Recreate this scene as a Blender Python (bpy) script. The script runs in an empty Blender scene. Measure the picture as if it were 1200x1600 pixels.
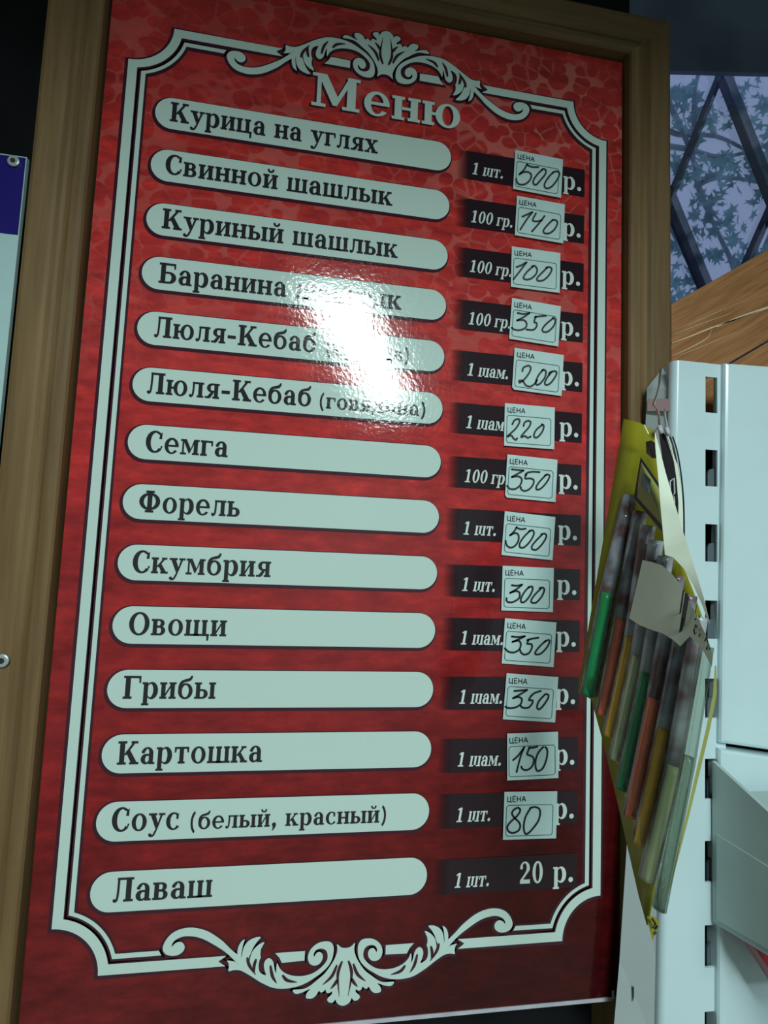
import bpy, bmesh, math, random
from mathutils import Vector, Matrix
from mathutils.geometry import tessellate_polygon
random.seed(7)
C = bpy.context.scene.collection
PI = math.pi

# ---------------------------------------------------------------- camera, world, lights, exposure
S = 0.36                       # metres per board unit (board border is 1 unit wide)
O = Vector((0.0, 0.0, 1.6))    # centre of the menu board; the board faces -Y
ROT = ((0.9879959555529866, 0.04196115832691622, 0.14867162810297302),
       (0.05307405506250789, -0.9960214126182139, -0.07158554520738408),
       (0.14507631264319865, 0.07861683531712543, -0.9862921761384829))
CAM = (-0.10692466, -0.13575298, 0.97502355)
FPX = 789.0467855

def w3(v): return Vector((v[0], -v[2], v[1]))                 # board axes -> world axes
def W(bx, by, bz=0.0): return O + S * w3((bx, by, bz))        # board units -> world point
def at(px, py, bz=0.0):                                       # photograph pixel at a real depth -> world point
    a = ((px - 600) / FPX, (py - 800) / FPX, 1.0)
    d = [sum(ROT[k][i] * a[k] for k in range(3)) for i in range(3)]
    s = (bz - CAM[2]) / d[2]
    return W(CAM[0] + s * d[0], CAM[1] + s * d[1], bz)

cam = bpy.data.cameras.new('camera')
cam_o = bpy.data.objects.new('camera', cam); C.objects.link(cam_o)
right = w3(ROT[0]); up = -w3(ROT[1]); back = -w3(ROT[2])
cam_o.matrix_world = Matrix(((right.x, up.x, back.x, 0), (right.y, up.y, back.y, 0), (right.z, up.z, back.z, 0), (0, 0, 0, 1)))
cam_o.location = W(*CAM)
cam.sensor_fit = 'VERTICAL'; cam.sensor_height = 24.0; cam.lens = 24.0 * FPX / 1600.0
cam.clip_start = 0.01
sc = bpy.context.scene
sc.camera = cam_o
sc.view_settings.view_transform = 'Standard'; sc.view_settings.look = 'None'
sc.view_settings.gamma = 1.0; sc.view_settings.use_curve_mapping = False
sc.view_settings.exposure = 0.0

def lin(r, g, b):
    f = lambda c: (c / 255) / 12.92 if c <= 10 else ((c / 255 + 0.055) / 1.055) ** 2.4
    return (f(r), f(g), f(b), 1.0)

world = bpy.data.worlds.new('World'); sc.world = world; world.use_nodes = True
bg = world.node_tree.nodes['Background']
bg.inputs['Color'].default_value = lin(160, 182, 226); bg.inputs['Strength'].default_value = 1.0   # flat dusk sky outside

LAMP_C = Vector((0.171, -1.71, 2.352)); LAMP_A = math.atan2(-1.345, 0.437); LAMP_L = 1.36; LAMP_W = 0.215
def area(name, loc, sx, sy, rot, power, color, spread=PI):
    l = bpy.data.lights.new(name, 'AREA'); l.shape = 'RECTANGLE'; l.size = sx; l.size_y = sy
    l.energy = power; l.color = color; l.spread = spread
    o = bpy.data.objects.new(name, l); C.objects.link(o); o.location = loc; o.rotation_euler = rot
    return o
area('lamp_light', LAMP_C, LAMP_L, LAMP_W, (0, 0, LAMP_A), 49.0, (0.84, 1.0, 0.985))

# ---------------------------------------------------------------- helpers
ORI = {}                                                       # origin of each top-level thing
def tag(o, label=None, cat=None, group=None, kind=None):
    for k, v in (('label', label), ('category', cat), ('group', group), ('kind', kind)):
        if v: o[k] = v
    return o
def thing(name, loc, label, cat, group=None):
    o = bpy.data.objects.new(name, None); C.objects.link(o); o.location = loc
    o.empty_display_size = 0.02
    ORI[o.name] = Vector(loc)
    return tag(o, label, cat, group)
def origin(o):
    while o.parent: o = o.parent
    return ORI[o.name]
def obj(name, verts, faces, m, parent=None, smooth=False, uvs=None):
    off = origin(parent) if parent else Vector((0, 0, 0))
    me = bpy.data.meshes.new(name)
    me.from_pydata([Vector(v) - off for v in verts], [], faces)
    me.materials.append(m)
    bm = bmesh.new(); bm.from_mesh(me); bmesh.ops.recalc_face_normals(bm, faces=bm.faces)
    bm.to_mesh(me); bm.free()
    if smooth:
        for p in me.polygons: p.use_smooth = True
    o = bpy.data.objects.new(name, me); C.objects.link(o)
    if parent: o.parent = parent
    return o
def solo(name, verts, faces, m, label, cat, loc, group=None, smooth=False):
    loc = Vector(loc)
    o = obj(name, [Vector(v) - loc for v in verts], faces, m, None, smooth); o.location = loc; ORI[o.name] = loc
    return tag(o, label, cat, group)
def struct(name, verts, faces, m, parent=None):
    return tag(obj(name, verts, faces, m, parent), kind='structure')

class MB:                                                      # collects solids into one mesh
    def __init__(s): s.v = []; s.f = []
    def add(s, v, f):
        n = len(s.v); s.v += [Vector(p) for p in v]; s.f += [tuple(i + n for i in q) for q in f]; return s
    def box(s, a, b):
        x0, y0, z0 = a; x1, y1, z1 = b
        return s.add([(x0, y0, z0), (x1, y0, z0), (x1, y1, z0), (x0, y1, z0), (x0, y0, z1), (x1, y0, z1), (x1, y1, z1), (x0, y1, z1)],
                     [(0, 3, 2, 1), (4, 5, 6, 7), (0, 1, 5, 4), (1, 2, 6, 5), (2, 3, 7, 6), (3, 0, 4, 7)])
    def bbox(s, x0, x1, y0, y1, z0, z1):                       # box in board units
        a = W(x0, y0, z0); b = W(x1, y1, z1)
        return s.box((min(a.x, b.x), min(a.y, b.y), min(a.z, b.z)), (max(a.x, b.x), max(a.y, b.y), max(a.z, b.z)))
    def prism(s, front, back):                                 # two matching outlines
        n = len(front)
        f = [tuple(range(n)), tuple(range(2 * n - 1, n - 1, -1))]
        f += [(i, i + n, (i + 1) % n + n, (i + 1) % n) for i in range(n)]
        return s.add(list(front) + list(back), f)
    def tube(s, pts, r, n=10, r2=None):
        pts = [Vector(p) for p in pts]; rings = []
        up0 = Vector((0.31, 0.17, 0.94))
        for i, p in enumerate(pts):
            t = (pts[min(i + 1, len(pts) - 1)] - pts[max(i - 1, 0)]).normalized()
            u = t.cross(up0).normalized(); w = t.cross(u)
            rr = r if r2 is None else r + (r2 - r) * i / (len(pts) - 1)
            rings.append([p + rr * (math.cos(2 * PI * k / n) * u + math.sin(2 * PI * k / n) * w) for k in range(n)])
        v = [q for g in rings for q in g]; f = []
        for i in range(len(pts) - 1):
            for k in range(n):
                f.append((i * n + k, i * n + (k + 1) % n, (i + 1) * n + (k + 1) % n, (i + 1) * n + k))
        f.append(tuple(range(n))[::-1]); f.append(tuple((len(pts) - 1) * n + k for k in range(n)))
        return s.add(v, f)
    def lathe(s, c, axis, prof, n=20):                         # prof: (distance along axis, radius)
        axis = Vector(axis).normalized(); u = axis.orthogonal().normalized(); w = axis.cross(u)
        v = []; f = []
        for h, r in prof:
            v += [Vector(c) + axis * h + r * (math.cos(2 * PI * k / n) * u + math.sin(2 * PI * k / n) * w) for k in range(n)]
        for i in range(len(prof) - 1):
            for k in range(n): f.append((i * n + k, i * n + (k + 1) % n, (i + 1) * n + (k + 1) % n, (i + 1) * n + k))
        f.append(tuple(range(n))[::-1]); f.append(tuple((len(prof) - 1) * n + k for k in range(n)))
        return s.add(v, f)
    def grid(s, rows):
        n = len(rows[0]); v = [p for r_ in rows for p in r_]
        return s.add(v, [(i * n + k, i * n + k + 1, (i + 1) * n + k + 1, (i + 1) * n + k) for i in range(len(rows) - 1) for k in range(n - 1)])
    def build(s, name, m, parent=None, smooth=False): return obj(name, s.v, s.f, m, parent, smooth)

class Art:                                                     # flat printed artwork: loops of 2D points
    def __init__(s): s.v = []; s.f = []; s.z = {}; s.layer = 0
    def up(s):                                                 # overlapping pieces sit on hair-thin separate layers
        s.layer += 1; return s
    def mark(s, n0):
        for i in range(n0, len(s.v)): s.z[i] = (s.layer % 12) * 4e-5
    def loop(s, *loops):
        vs = [[Vector((p[0], p[1], 0)) for p in l] for l in loops]
        n = len(s.v); s.v += [(p.x, p.y) for l in vs for p in l]
        s.f += [tuple(i + n for i in t) for t in tessellate_polygon(vs)]
        s.mark(n); return s
    def stroke(s, pts, w, closed=False, cap=True, taper=None):
        pts = [Vector(p) for p in pts]; n = len(pts)
        L = []; Rr = []
        for i, p in enumerate(pts):
            a = pts[(i - 1) % n] if (closed or i) else p; b_ = pts[(i + 1) % n] if (closed or i < n - 1) else p
            d1 = (p - a); d2 = (b_ - p)
            d1 = d1.normalized() if d1.length > 1e-9 else d2.normalized(); d2 = d2.normalized() if d2.length > 1e-9 else d1
            t = (d1 + d2); t = t.normalized() if t.length > 0.2 else d1
            m = Vector((-t.y, t.x)); k = 1 / max(0.6, m.dot(Vector((-d1.y, d1.x))))
            h = w / 2 * k * (taper[i] if taper else 1)
            L.append(p + m * h); Rr.append(p - m * h)
        base = len(s.v); s.v += [(p.x, p.y) for p in L + Rr]
        for i in range(n if closed else n - 1):
            j = (i + 1) % n; s.f.append((base + i, base + j, base + n + j, base + n + i))
        s.mark(base)
        if cap and not closed:
            for p, i in ((pts[0], 0), (pts[-1], n - 1)):
                rr = w / 2 * (taper[i] if taper else 1)
                s.loop([(p.x + rr * math.cos(k * PI / 5), p.y + rr * math.sin(k * PI / 5)) for k in range(10)])
        return s
    def merge(s, other, f=lambda x, y: (x, y)):
        n = len(s.v); s.v += [f(x, y) for x, y in other.v]; s.f += [tuple(i + n for i in q) for q in other.f]
        for i, z in other.z.items(): s.z[i + n] = z
        return s
    def build(s, name, m, parent, z, f=None):
        f = f or (lambda x, y, z: W(x, y, z))
        return obj(name, [f(x, y, z + s.z.get(i, 0)) for i, (x, y) in enumerate(s.v)], s.f, m, parent)

def smooth_path(pts, k=5, closed=False):
    n = len(pts); out = []
    g = (lambda i: pts[i % n]) if closed else (lambda i: pts[max(0, min(n - 1, i))])
    for i in range(n if closed else n - 1):
        p0, p1, p2, p3 = (Vector(g(i + d)) for d in (-1, 0, 1, 2))
        for j in range(k):
            t = j / k
            out.append(0.5 * (2 * p1 + (p2 - p0) * t + (2 * p0 - 5 * p1 + 4 * p2 - p3) * t * t + (3 * p1 - p0 - 3 * p2 + p3) * t ** 3))
    if not closed: out.append(Vector(pts[-1]))
    return out

# ---------------------------------------------------------------- materials
def mat(name, color, rough=0.6, metal=0.0, spec=0.5):
    m = bpy.data.materials.new(name); m.use_nodes = True
    p = m.node_tree.nodes['Principled BSDF']
    p.inputs['Base Color'].default_value = color if len(color) == 4 else (*color, 1)
    p.inputs['Roughness'].default_value = rough; p.inputs['Metallic'].default_value = metal
    p.inputs['Specular IOR Level'].default_value = spec
    return m, m.node_tree.nodes, m.node_tree.links, p
def noise(nodes, links, scale, detail=3, vec=None, rough=0.5):
    t = nodes.new('ShaderNodeTexNoise'); t.inputs['Scale'].default_value = scale; t.inputs['Detail'].default_value = detail
    t.inputs['Roughness'].default_value = rough
    if vec is not None: links.new(vec, t.inputs['Vector'])
    return t
def ramp(nodes, links, fac, stops):
    r_ = nodes.new('ShaderNodeValToRGB'); e = r_.color_ramp.elements
    while len(e) < len(stops): e.new(0.5)
    for el, (p, c) in zip(e, stops): el.position = p; el.color = c if len(c) == 4 else (*c, 1)
    links.new(fac, r_.inputs['Fac']); return r_
def mixc(nodes, links, fac, a, b, mode='MIX'):
    m = nodes.new('ShaderNodeMix'); m.data_type = 'RGBA'; m.blend_type = mode
    for sck, val in ((m.inputs[0], fac), (m.inputs[6], a), (m.inputs[7], b)):
        if isinstance(val, (int, float)): sck.default_value = val
        elif isinstance(val, tuple): sck.default_value = val
        else: links.new(val, sck)
    return m.outputs[2]
def coords(nodes, links, scale=(1, 1, 1), rot=(0, 0, 0)):
    tc = nodes.new('ShaderNodeTexCoord'); mp = nodes.new('ShaderNodeMapping')
    m0 = nodes.new('ShaderNodeMapping'); m0.inputs['Rotation'].default_value = rot; mp.inputs['Scale'].default_value = scale
    links.new(tc.outputs['Object'], m0.inputs['Vector']); links.new(m0.outputs['Vector'], mp.inputs['Vector']); return mp.outputs['Vector']
def film(nodes, links, p):                                     # the laminated, slightly pimpled gloss of the print
    v = coords(nodes, links)
    a = noise(nodes, links, 330, 2, v); b_ = noise(nodes, links, 34, 2, v)
    ad = nodes.new('ShaderNodeMath'); ad.operation = 'MULTIPLY_ADD'
    links.new(b_.outputs['Fac'], ad.inputs[0]); ad.inputs[1].default_value = 1.6; links.new(a.outputs['Fac'], ad.inputs[2])
    bu = nodes.new('ShaderNodeBump'); bu.inputs['Strength'].default_value = FILM_BUMP; bu.inputs['Distance'].default_value = 0.001
    links.new(ad.outputs[0], bu.inputs['Height']); links.new(bu.outputs['Normal'], p.inputs['Normal'])
FILM_BUMP = 0.09
def print_mat(name, color, rough=0.09):
    m, n, l, p = mat(name, color, rough); film(n, l, p); return m

def red_print():
    m, n, l, p = mat('red_marbled_print', (0.3, 0.02, 0.02), 0.09)
    v = coords(n, l, (1 / S, 1 / S, 1 / S))                    # board units
    sep = n.new('ShaderNodeSeparateXYZ'); l.new(v, sep.inputs[0])
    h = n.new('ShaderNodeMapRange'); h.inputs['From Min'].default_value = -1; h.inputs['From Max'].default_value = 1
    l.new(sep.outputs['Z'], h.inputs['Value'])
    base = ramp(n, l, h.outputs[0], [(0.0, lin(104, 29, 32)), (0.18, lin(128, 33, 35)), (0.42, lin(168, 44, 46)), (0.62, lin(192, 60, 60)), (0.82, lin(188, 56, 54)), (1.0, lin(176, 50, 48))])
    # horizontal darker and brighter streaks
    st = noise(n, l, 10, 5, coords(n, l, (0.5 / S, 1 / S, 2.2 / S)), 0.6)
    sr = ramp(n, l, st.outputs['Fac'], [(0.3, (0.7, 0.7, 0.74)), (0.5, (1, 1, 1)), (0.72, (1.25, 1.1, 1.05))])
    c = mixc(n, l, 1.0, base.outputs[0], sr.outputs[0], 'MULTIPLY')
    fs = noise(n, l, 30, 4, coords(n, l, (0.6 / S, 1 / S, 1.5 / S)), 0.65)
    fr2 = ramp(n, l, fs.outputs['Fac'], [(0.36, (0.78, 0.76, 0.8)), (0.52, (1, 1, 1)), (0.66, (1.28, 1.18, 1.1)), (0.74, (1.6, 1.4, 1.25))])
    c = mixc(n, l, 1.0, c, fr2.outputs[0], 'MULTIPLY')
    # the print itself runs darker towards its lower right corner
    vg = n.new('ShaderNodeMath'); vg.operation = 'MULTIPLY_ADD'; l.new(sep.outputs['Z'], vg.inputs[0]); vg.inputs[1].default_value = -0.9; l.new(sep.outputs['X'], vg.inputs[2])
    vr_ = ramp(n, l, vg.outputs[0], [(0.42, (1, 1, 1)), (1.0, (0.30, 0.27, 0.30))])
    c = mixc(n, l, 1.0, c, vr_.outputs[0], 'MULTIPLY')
    # pale veins between rounded cells in the upper half
    wob = noise(n, l, 9, 2, v); mx = n.new('ShaderNodeVectorMath'); mx.operation = 'MULTIPLY_ADD'
    l.new(wob.outputs['Color'], mx.inputs[0]); mx.inputs[1].default_value = (0.03, 0.03, 0.03); l.new(v, mx.inputs[2])
    flat = n.new('ShaderNodeMapping'); flat.inputs['Scale'].default_value = (1.0, 0.0, 1.1); l.new(mx.outputs[0], flat.inputs['Vector'])
    vo = n.new('ShaderNodeTexVoronoi'); vo.feature = 'F1'; vo.inputs['Scale'].default_value = 28; vo.inputs['Randomness'].default_value = 0.9
    l.new(flat.outputs[0], vo.inputs['Vector'])
    vr = ramp(n, l, vo.outputs['Distance'], [(0.64, (0, 0, 0)), (0.70, (1, 1, 1))])
    ve = n.new('ShaderNodeTexVoronoi'); ve.feature = 'DISTANCE_TO_EDGE'; ve.inputs['Scale'].default_value = 28; ve.inputs['Randomness'].default_value = 0.9
    l.new(flat.outputs[0], ve.inputs['Vector'])
    er = ramp(n, l, ve.outputs['Distance'], [(0.025, (.75, .75, .75)), (0.085, (0, 0, 0))])
    ebr = ramp(n, l, noise(n, l, 14, 2, v).outputs['Fac'], [(0.42, (0, 0, 0)), (0.56, (1, 1, 1))])
    ev = mixc(n, l, 1.0, er.outputs[0], ebr.outputs[0], 'MULTIPLY')
    vj = mixc(n, l, 1.0, vr.outputs[0], ev, 'LIGHTEN')
    big = noise(n, l, 3.2, 2, v)
    br = ramp(n, l, big.outputs['Fac'], [(0.34, (0.25, 0.25, 0.25)), (0.58, (1, 1, 1))])
    fade = ramp(n, l, h.outputs[0], [(0.56, (0, 0, 0)), (0.74, (0.9, 0.9, 0.9)), (1.0, (0.8, 0.8, 0.8))])
    lr = ramp(n, l, sep.outputs['X'], [(0.0, (.5, .5, .5)), (0.35, (1, 1, 1))])
    vj = mixc(n, l, 1.0, vj, lr.outputs[0], 'MULTIPLY')
    f1 = mixc(n, l, 1.0, vj, br.outputs[0], 'MULTIPLY'); f2 = mixc(n, l, 1.0, f1, fade.outputs[0], 'MULTIPLY')
    c = mixc(n, l, f2, c, lin(206, 112, 104))
    l.new(c, p.inputs['Base Color']); film(n, l, p)
    return m
def fade_box():                                                # printed dark box, its left end fading out
    m, n, l, p = mat('dark_box_print', lin(44, 32, 38), 0.11); film(n, l, p)
    v = coords(n, l, (1 / S, 1 / S, 1 / S)); sep = n.new('ShaderNodeSeparateXYZ'); l.new(v, sep.inputs[0])
    mr = n.new('ShaderNodeMapRange'); mr.inputs['From Min'].default_value = 0.160; mr.inputs['From Max'].default_value = 0.190
    l.new(sep.outputs['X'], mr.inputs['Value']); l.new(mr.outputs[0], p.inputs['Alpha'])
    return m
def wood(name, c0, c1, axis, scale=18, rough=0.55, rot=(0, 0, 0), spec=0.3):
    m, n, l, p = mat(name, c0, rough, 0, spec)
    sc_ = [scale, scale, scale]; sc_[axis] = scale * 0.06
    v = coords(n, l, tuple(sc_), rot)
    a = noise(n, l, 1.3, 6, v, 0.65); b_ = noise(n, l, 6, 4, v, 0.6)
    r1 = ramp(n, l, a.outputs['Fac'], [(0.3, c0), (0.7, c1)])
    r2 = ramp(n, l, b_.outputs['Fac'], [(0.35, (0.72, 0.70, 0.66)), (0.6, (1.05, 1.05, 1.05))])
    l.new(mixc(n, l, 1.0, r1.outputs[0], r2.outputs[0], 'MULTIPLY'), p.inputs['Base Color'])
    bu = n.new('ShaderNodeBump'); bu.inputs['Strength'].default_value = 0.15; bu.inputs['Distance'].default_value = 0.002
    l.new(b_.outputs['Fac'], bu.inputs['Height']); l.new(bu.outputs[0], p.inputs['Normal'])
    return m
def speckled(name, c, rough, amount=0.06, scale=60, spec=0.5):
    m, n, l, p = mat(name, c, rough, 0, spec)
    t = noise(n, l, scale, 4, coords(n, l)); lo = tuple(max(0, x * (1 - amount * 3)) for x in c[:3]); hi = tuple(x * (1 + amount) for x in c[:3])
    r_ = ramp(n, l, t.outputs['Fac'], [(0.3, lo), (0.6, hi)]); l.new(r_.outputs[0], p.inputs['Base Color'])
    return m
def clear(name, tint, gloss, rough=0.06, bump=0.0):
    m = bpy.data.materials.new(name); m.use_nodes = True; n = m.node_tree.nodes; l = m.node_tree.links
    n.remove(n['Principled BSDF'])
    t = n.new('ShaderNodeBsdfTransparent'); t.inputs[0].default_value = tint
    g = n.new('ShaderNodeBsdfGlossy'); g.inputs['Roughness'].default_value = rough
    mx = n.new('ShaderNodeMixShader'); l.new(t.outputs[0], mx.inputs[1]); l.new(g.outputs[0], mx.inputs[2])
    fr = n.new('ShaderNodeFresnel'); fr.inputs['IOR'].default_value = 1.45
    mt = n.new('ShaderNodeMath'); mt.operation = 'MULTIPLY'; mt.inputs[1].default_value = gloss; l.new(fr.outputs[0], mt.inputs[0])
    l.new(mt.outputs[0], mx.inputs[0]); l.new(mx.outputs[0], n['Material Output'].inputs['Surface'])
    if bump:
        bu = n.new('ShaderNodeBump'); bu.inputs['Strength'].default_value = bump; bu.inputs['Distance'].default_value = 0.002
        t2 = noise(n, l, 140, 2, coords(n, l)); l.new(t2.outputs['Fac'], bu.inputs['Height']); l.new(bu.outputs[0], g.inputs['Normal'])
    return m

M = {}
M['red'] = red_print()
M['cream'] = print_mat('cream_print', lin(200, 221, 213))
M['ink'] = print_mat('charcoal_print', lin(46, 44, 50))
M['rim'] = print_mat('dark_maroon_print', lin(66, 34, 46))
M['box'] = fade_box()
M['light'] = print_mat('pale_print', lin(214, 226, 222))
M['paper'] = speckled('tag_paper', lin(190, 216, 214), 0.55, 0.02)
M['tagline'] = mat('tag_green_line', lin(40, 84, 86), 0.6)[0]
M['tagink'] = mat('tag_type', lin(40, 52, 58), 0.6)[0]
M['marker'] = mat('black_marker', lin(18, 26, 32), 0.5)[0]
M['edge'] = speckled('board_edge_white', lin(190, 190, 200), 0.4)
M['frame'] = wood('olive_brown_wood', lin(106, 82, 54), lin(138, 112, 76), 2, 16, 0.6, spec=0.25)
M['frame_h'] = wood('olive_brown_wood_rail', lin(98, 76, 50), lin(128, 104, 70), 0, 16, 0.6, spec=0.25)
M['plank'] = wood('pine_plank', lin(150, 98, 58), lin(186, 136, 92), 0, 55, 0.34, rot=(0, 0.578, 0), spec=0.5)
M['dark'] = speckled('dark_wall', lin(24, 25, 28), 0.8, 0.1, 20, 0.1)
M['valance'] = speckled('dark_blue_grey_wall', lin(92, 104, 124), 0.8, 0.1, 12, 0.1)
M['bar'] = speckled('dark_lattice', lin(34, 42, 60), 0.7, 0.1, 30, 0.2)
M['leaf'] = speckled('leaf', lin(140, 178, 176), 0.8, 0.1, 8, 0.1)
M['bark'] = speckled('bark', lin(130, 142, 150), 0.8, 0.1, 8, 0.1)
M['white'] = speckled('white_painted_steel', lin(202, 224, 229), 0.22, 0.01, 30)
M['side'] = speckled('white_side_sheet', lin(178, 190, 190), 0.35, 0.01, 30)
M['shelfm'] = speckled('grey_white_steel', lin(172, 190, 186), 0.35, 0.02, 30)
M['slotdark'] = mat('slot_dark', lin(16, 22, 30), 0.7)[0]
M['slottab'] = mat('slot_grey_tab', lin(84, 98, 104), 0.5)[0]
M['steel'] = mat('steel_wire', (0.62, 0.65, 0.66), 0.22, 1.0)[0]
M['screw'] = mat('screw_steel', lin(176, 186, 184), 0.35, 0.35)[0]
M['socket'] = mat('screw_socket', (0.02, 0.02, 0.02), 0.5)[0]
M['sign_w'] = speckled('white_sign_sheet', lin(176, 204, 204), 0.3, 0.01)
M['sign_b'] = speckled('blue_sign_band', lin(34, 26, 110), 0.3, 0.02)
M['yellow'] = speckled('yellow_green_card', lin(146, 141, 34), 0.4, 0.03, 20)
M['yellow2'] = speckled('pale_yellow_card', lin(148, 150, 82), 0.45, 0.03, 20)
M['blackc'] = speckled('black_card', lin(30, 26, 32), 0.35, 0.05, 20)
M['creamp'] = speckled('cream_paper', lin(222, 232, 212), 0.6, 0.015, 60)
def stick_mat():
    m, n, l, p = mat('blotched_grey_stick', lin(120, 120, 128), 0.3)
    t = noise(n, l, 70, 2, coords(n, l)); r_ = ramp(n, l, t.outputs['Fac'], [(0.38, lin(104, 74, 74)), (0.46, lin(122, 120, 130)), (0.62, lin(164, 168, 176))])
    l.new(r_.outputs[0], p.inputs['Base Color']); return m
M['grey'] = stick_mat()
M['clearend'] = speckled('pale_stick', lin(110, 116, 104), 0.35, 0.1, 55)
for k, c in (('green', lin(30, 146, 86)), ('red2', lin(240, 122, 86)), ('orange', lin(240, 186, 50)), ('pale', lin(192, 200, 158))):
    M['end_' + k] = speckled('stick_end_' + k, c, 0.35, 0.06, 60)
M['clear'] = clear('clear_plastic', (0.985, 0.99, 0.98, 1), 0.8, 0.07, 1.0)
M['smoke'] = clear('smoky_clear_plastic', (0.72, 0.76, 0.70, 1), 0.4, 0.1, 0.4)
M['pane'] = clear('window_glass', (0.97, 0.98, 0.99, 1), 0.6, 0.03)
M['redpack'] = speckled('red_package', lin(150, 30, 48), 0.4)
M['pink'] = mat('pale_pink_reflection', lin(190, 160, 162), 0.4)[0]
M['floor'] = speckled('brown_floor', lin(130, 122, 112), 0.7, 0.1, 5)
M['ceil'] = speckled('grey_ceiling', lin(176, 182, 182), 0.8, 0.05, 3, 0.1)
M['room'] = speckled('grey_room_wall', lin(170, 178, 176), 0.8, 0.05, 3, 0.1)
M['lampbody'] = mat('lamp_body', lin(200, 205, 205), 0.5)[0]

# traced artwork in 1/10000 board units
SCROLL = [(-2093,-8634),(-2064,-8675),(-2051,-8747),(-2055,-8817),(-1976,-8802),(-1868,-8810),(-1775,-8855),(-1644,-8936),(-1512,-9026),(-1380,-9098),(-1287,-9141),(-1175,-9168),(-1046,-9178),(-936,-9172),(-808,-9152),(-661,-9101),(-534,-9030),(-407,-8950),(-299,-8849),(-238,-8736),(-219,-8610),(-229,-8518),(-280,-8450),(-357,-8431),(-451,-8435),(-544,-8469),(-625,-8536),(-668,-8614),(-679,-8695),(-650,-8778),(-592,-8822),(-516,-8828),(-452,-8793),(-414,-8723),(-418,-8650),(-462,-8607),(-509,-8607),(-545,-8641),(-567,-8685),(-577,-8630),(-539,-8569),(-465,-8547),(-388,-8565),(-338,-8619),(-324,-8711),(-349,-8782),(-430,-8867),(-539,-8940),(-649,-8976),(-760,-8989),(-891,-8979),(-1003,-8949),(-1099,-8898),(-1176,-8820),(-1214,-8737),(-1229,-8807),(-1226,-8915),(-1258,-8841),(-1282,-8732),(-1323,-8667),(-1379,-8645),(-1431,-8686),(-1449,-8756),(-1431,-8846),(-1399,-8928),(-1464,-8906),(-1521,-8857),(-1541,-8767),(-1532,-8678),(-1508,-8618),(-1519,-8590),(-1516,-8483),(-1459,-8371),(-1548,-8401),(-1618,-8458),(-1668,-8526),(-1698,-8631),(-1704,-8675),(-1717,-8612),(-1693,-8560),(-1654,-8456),(-1587,-8353),(-1527,-8286),(-1610,-8280),(-1699,-8310),(-1769,-8359),(-1818,-8445),(-1838,-8550),(-1840,-8612),(-1851,-8549),(-1843,-8478),(-1830,-8390),(-1805,-8299),(-1869,-8343),(-1909,-8421),(-1922,-8508),(-1923,-8544),(-2052,-8437),(-2167,-8323),(-2279,-8236),(-2428,-8138),(-2574,-8079),(-2717,-8049),(-2840,-8050),(-2960,-8077),(-3061,-8132),(-3141,-8223),(-3181,-8316),(-3182,-8385),(-3143,-8449),(-3071,-8484),(-2983,-8495),(-2898,-8475),(-2840,-8427),(-2821,-8367),(-2839,-8313),(-2885,-8275),(-2938,-8271),(-2989,-8294),(-3021,-8327),(-3037,-8347),(-3035,-8300),(-2992,-8241),(-2917,-8203),(-2830,-8185),(-2725,-8192),(-2618,-8214),(-2509,-8256),(-2399,-8316),(-2269,-8396),(-2139,-8484),(-2006,-8600),(-1872,-8739),(-1920,-8686),(-1985,-8654)]
DASH = [(-1264,-8569),(-736,-8570),(-737,-8732),(-1135,-8743),(-1186,-8650)]
PALMETTE = [(0,-8569),(-90,-8550),(-165,-8492),(-152,-8597),(-189,-8722),(-260,-8844),(-369,-8981),(-498,-9080),(-609,-9161),(-720,-9206),(-871,-9209),(-918,-9217),(-887,-9268),(-830,-9283),(-736,-9262),(-606,-9215),(-660,-9273),(-679,-9334),(-664,-9371),(-578,-9382),(-504,-9340),(-451,-9263),(-421,-9291),(-373,-9282),(-336,-9250),(-315,-9301),(-266,-9314),(-219,-9290),(-217,-9335),(-281,-9393),(-293,-9437),(-248,-9477),(-191,-9478),(-145,-9431),(-133,-9468),(-82,-9523),(0,-9549)]
VEINS = [[(-1745,-8601),(-1701,-8737),(-1582,-8902)],[(-1589,-8639),(-1618,-8761),(-1603,-8851)],[(-1335,-8764),(-1289,-8946),(-1208,-9073)],[(-1115,-8941),(-1026,-9037),(-848,-9083)],[(-56,-8786),(-111,-8928),(-124,-9072),(-80,-9382)],[(-148,-8843),(-232,-9028),(-389,-9160)],[(-128,-9090),(-168,-9159),(-244,-9243)]]
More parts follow.
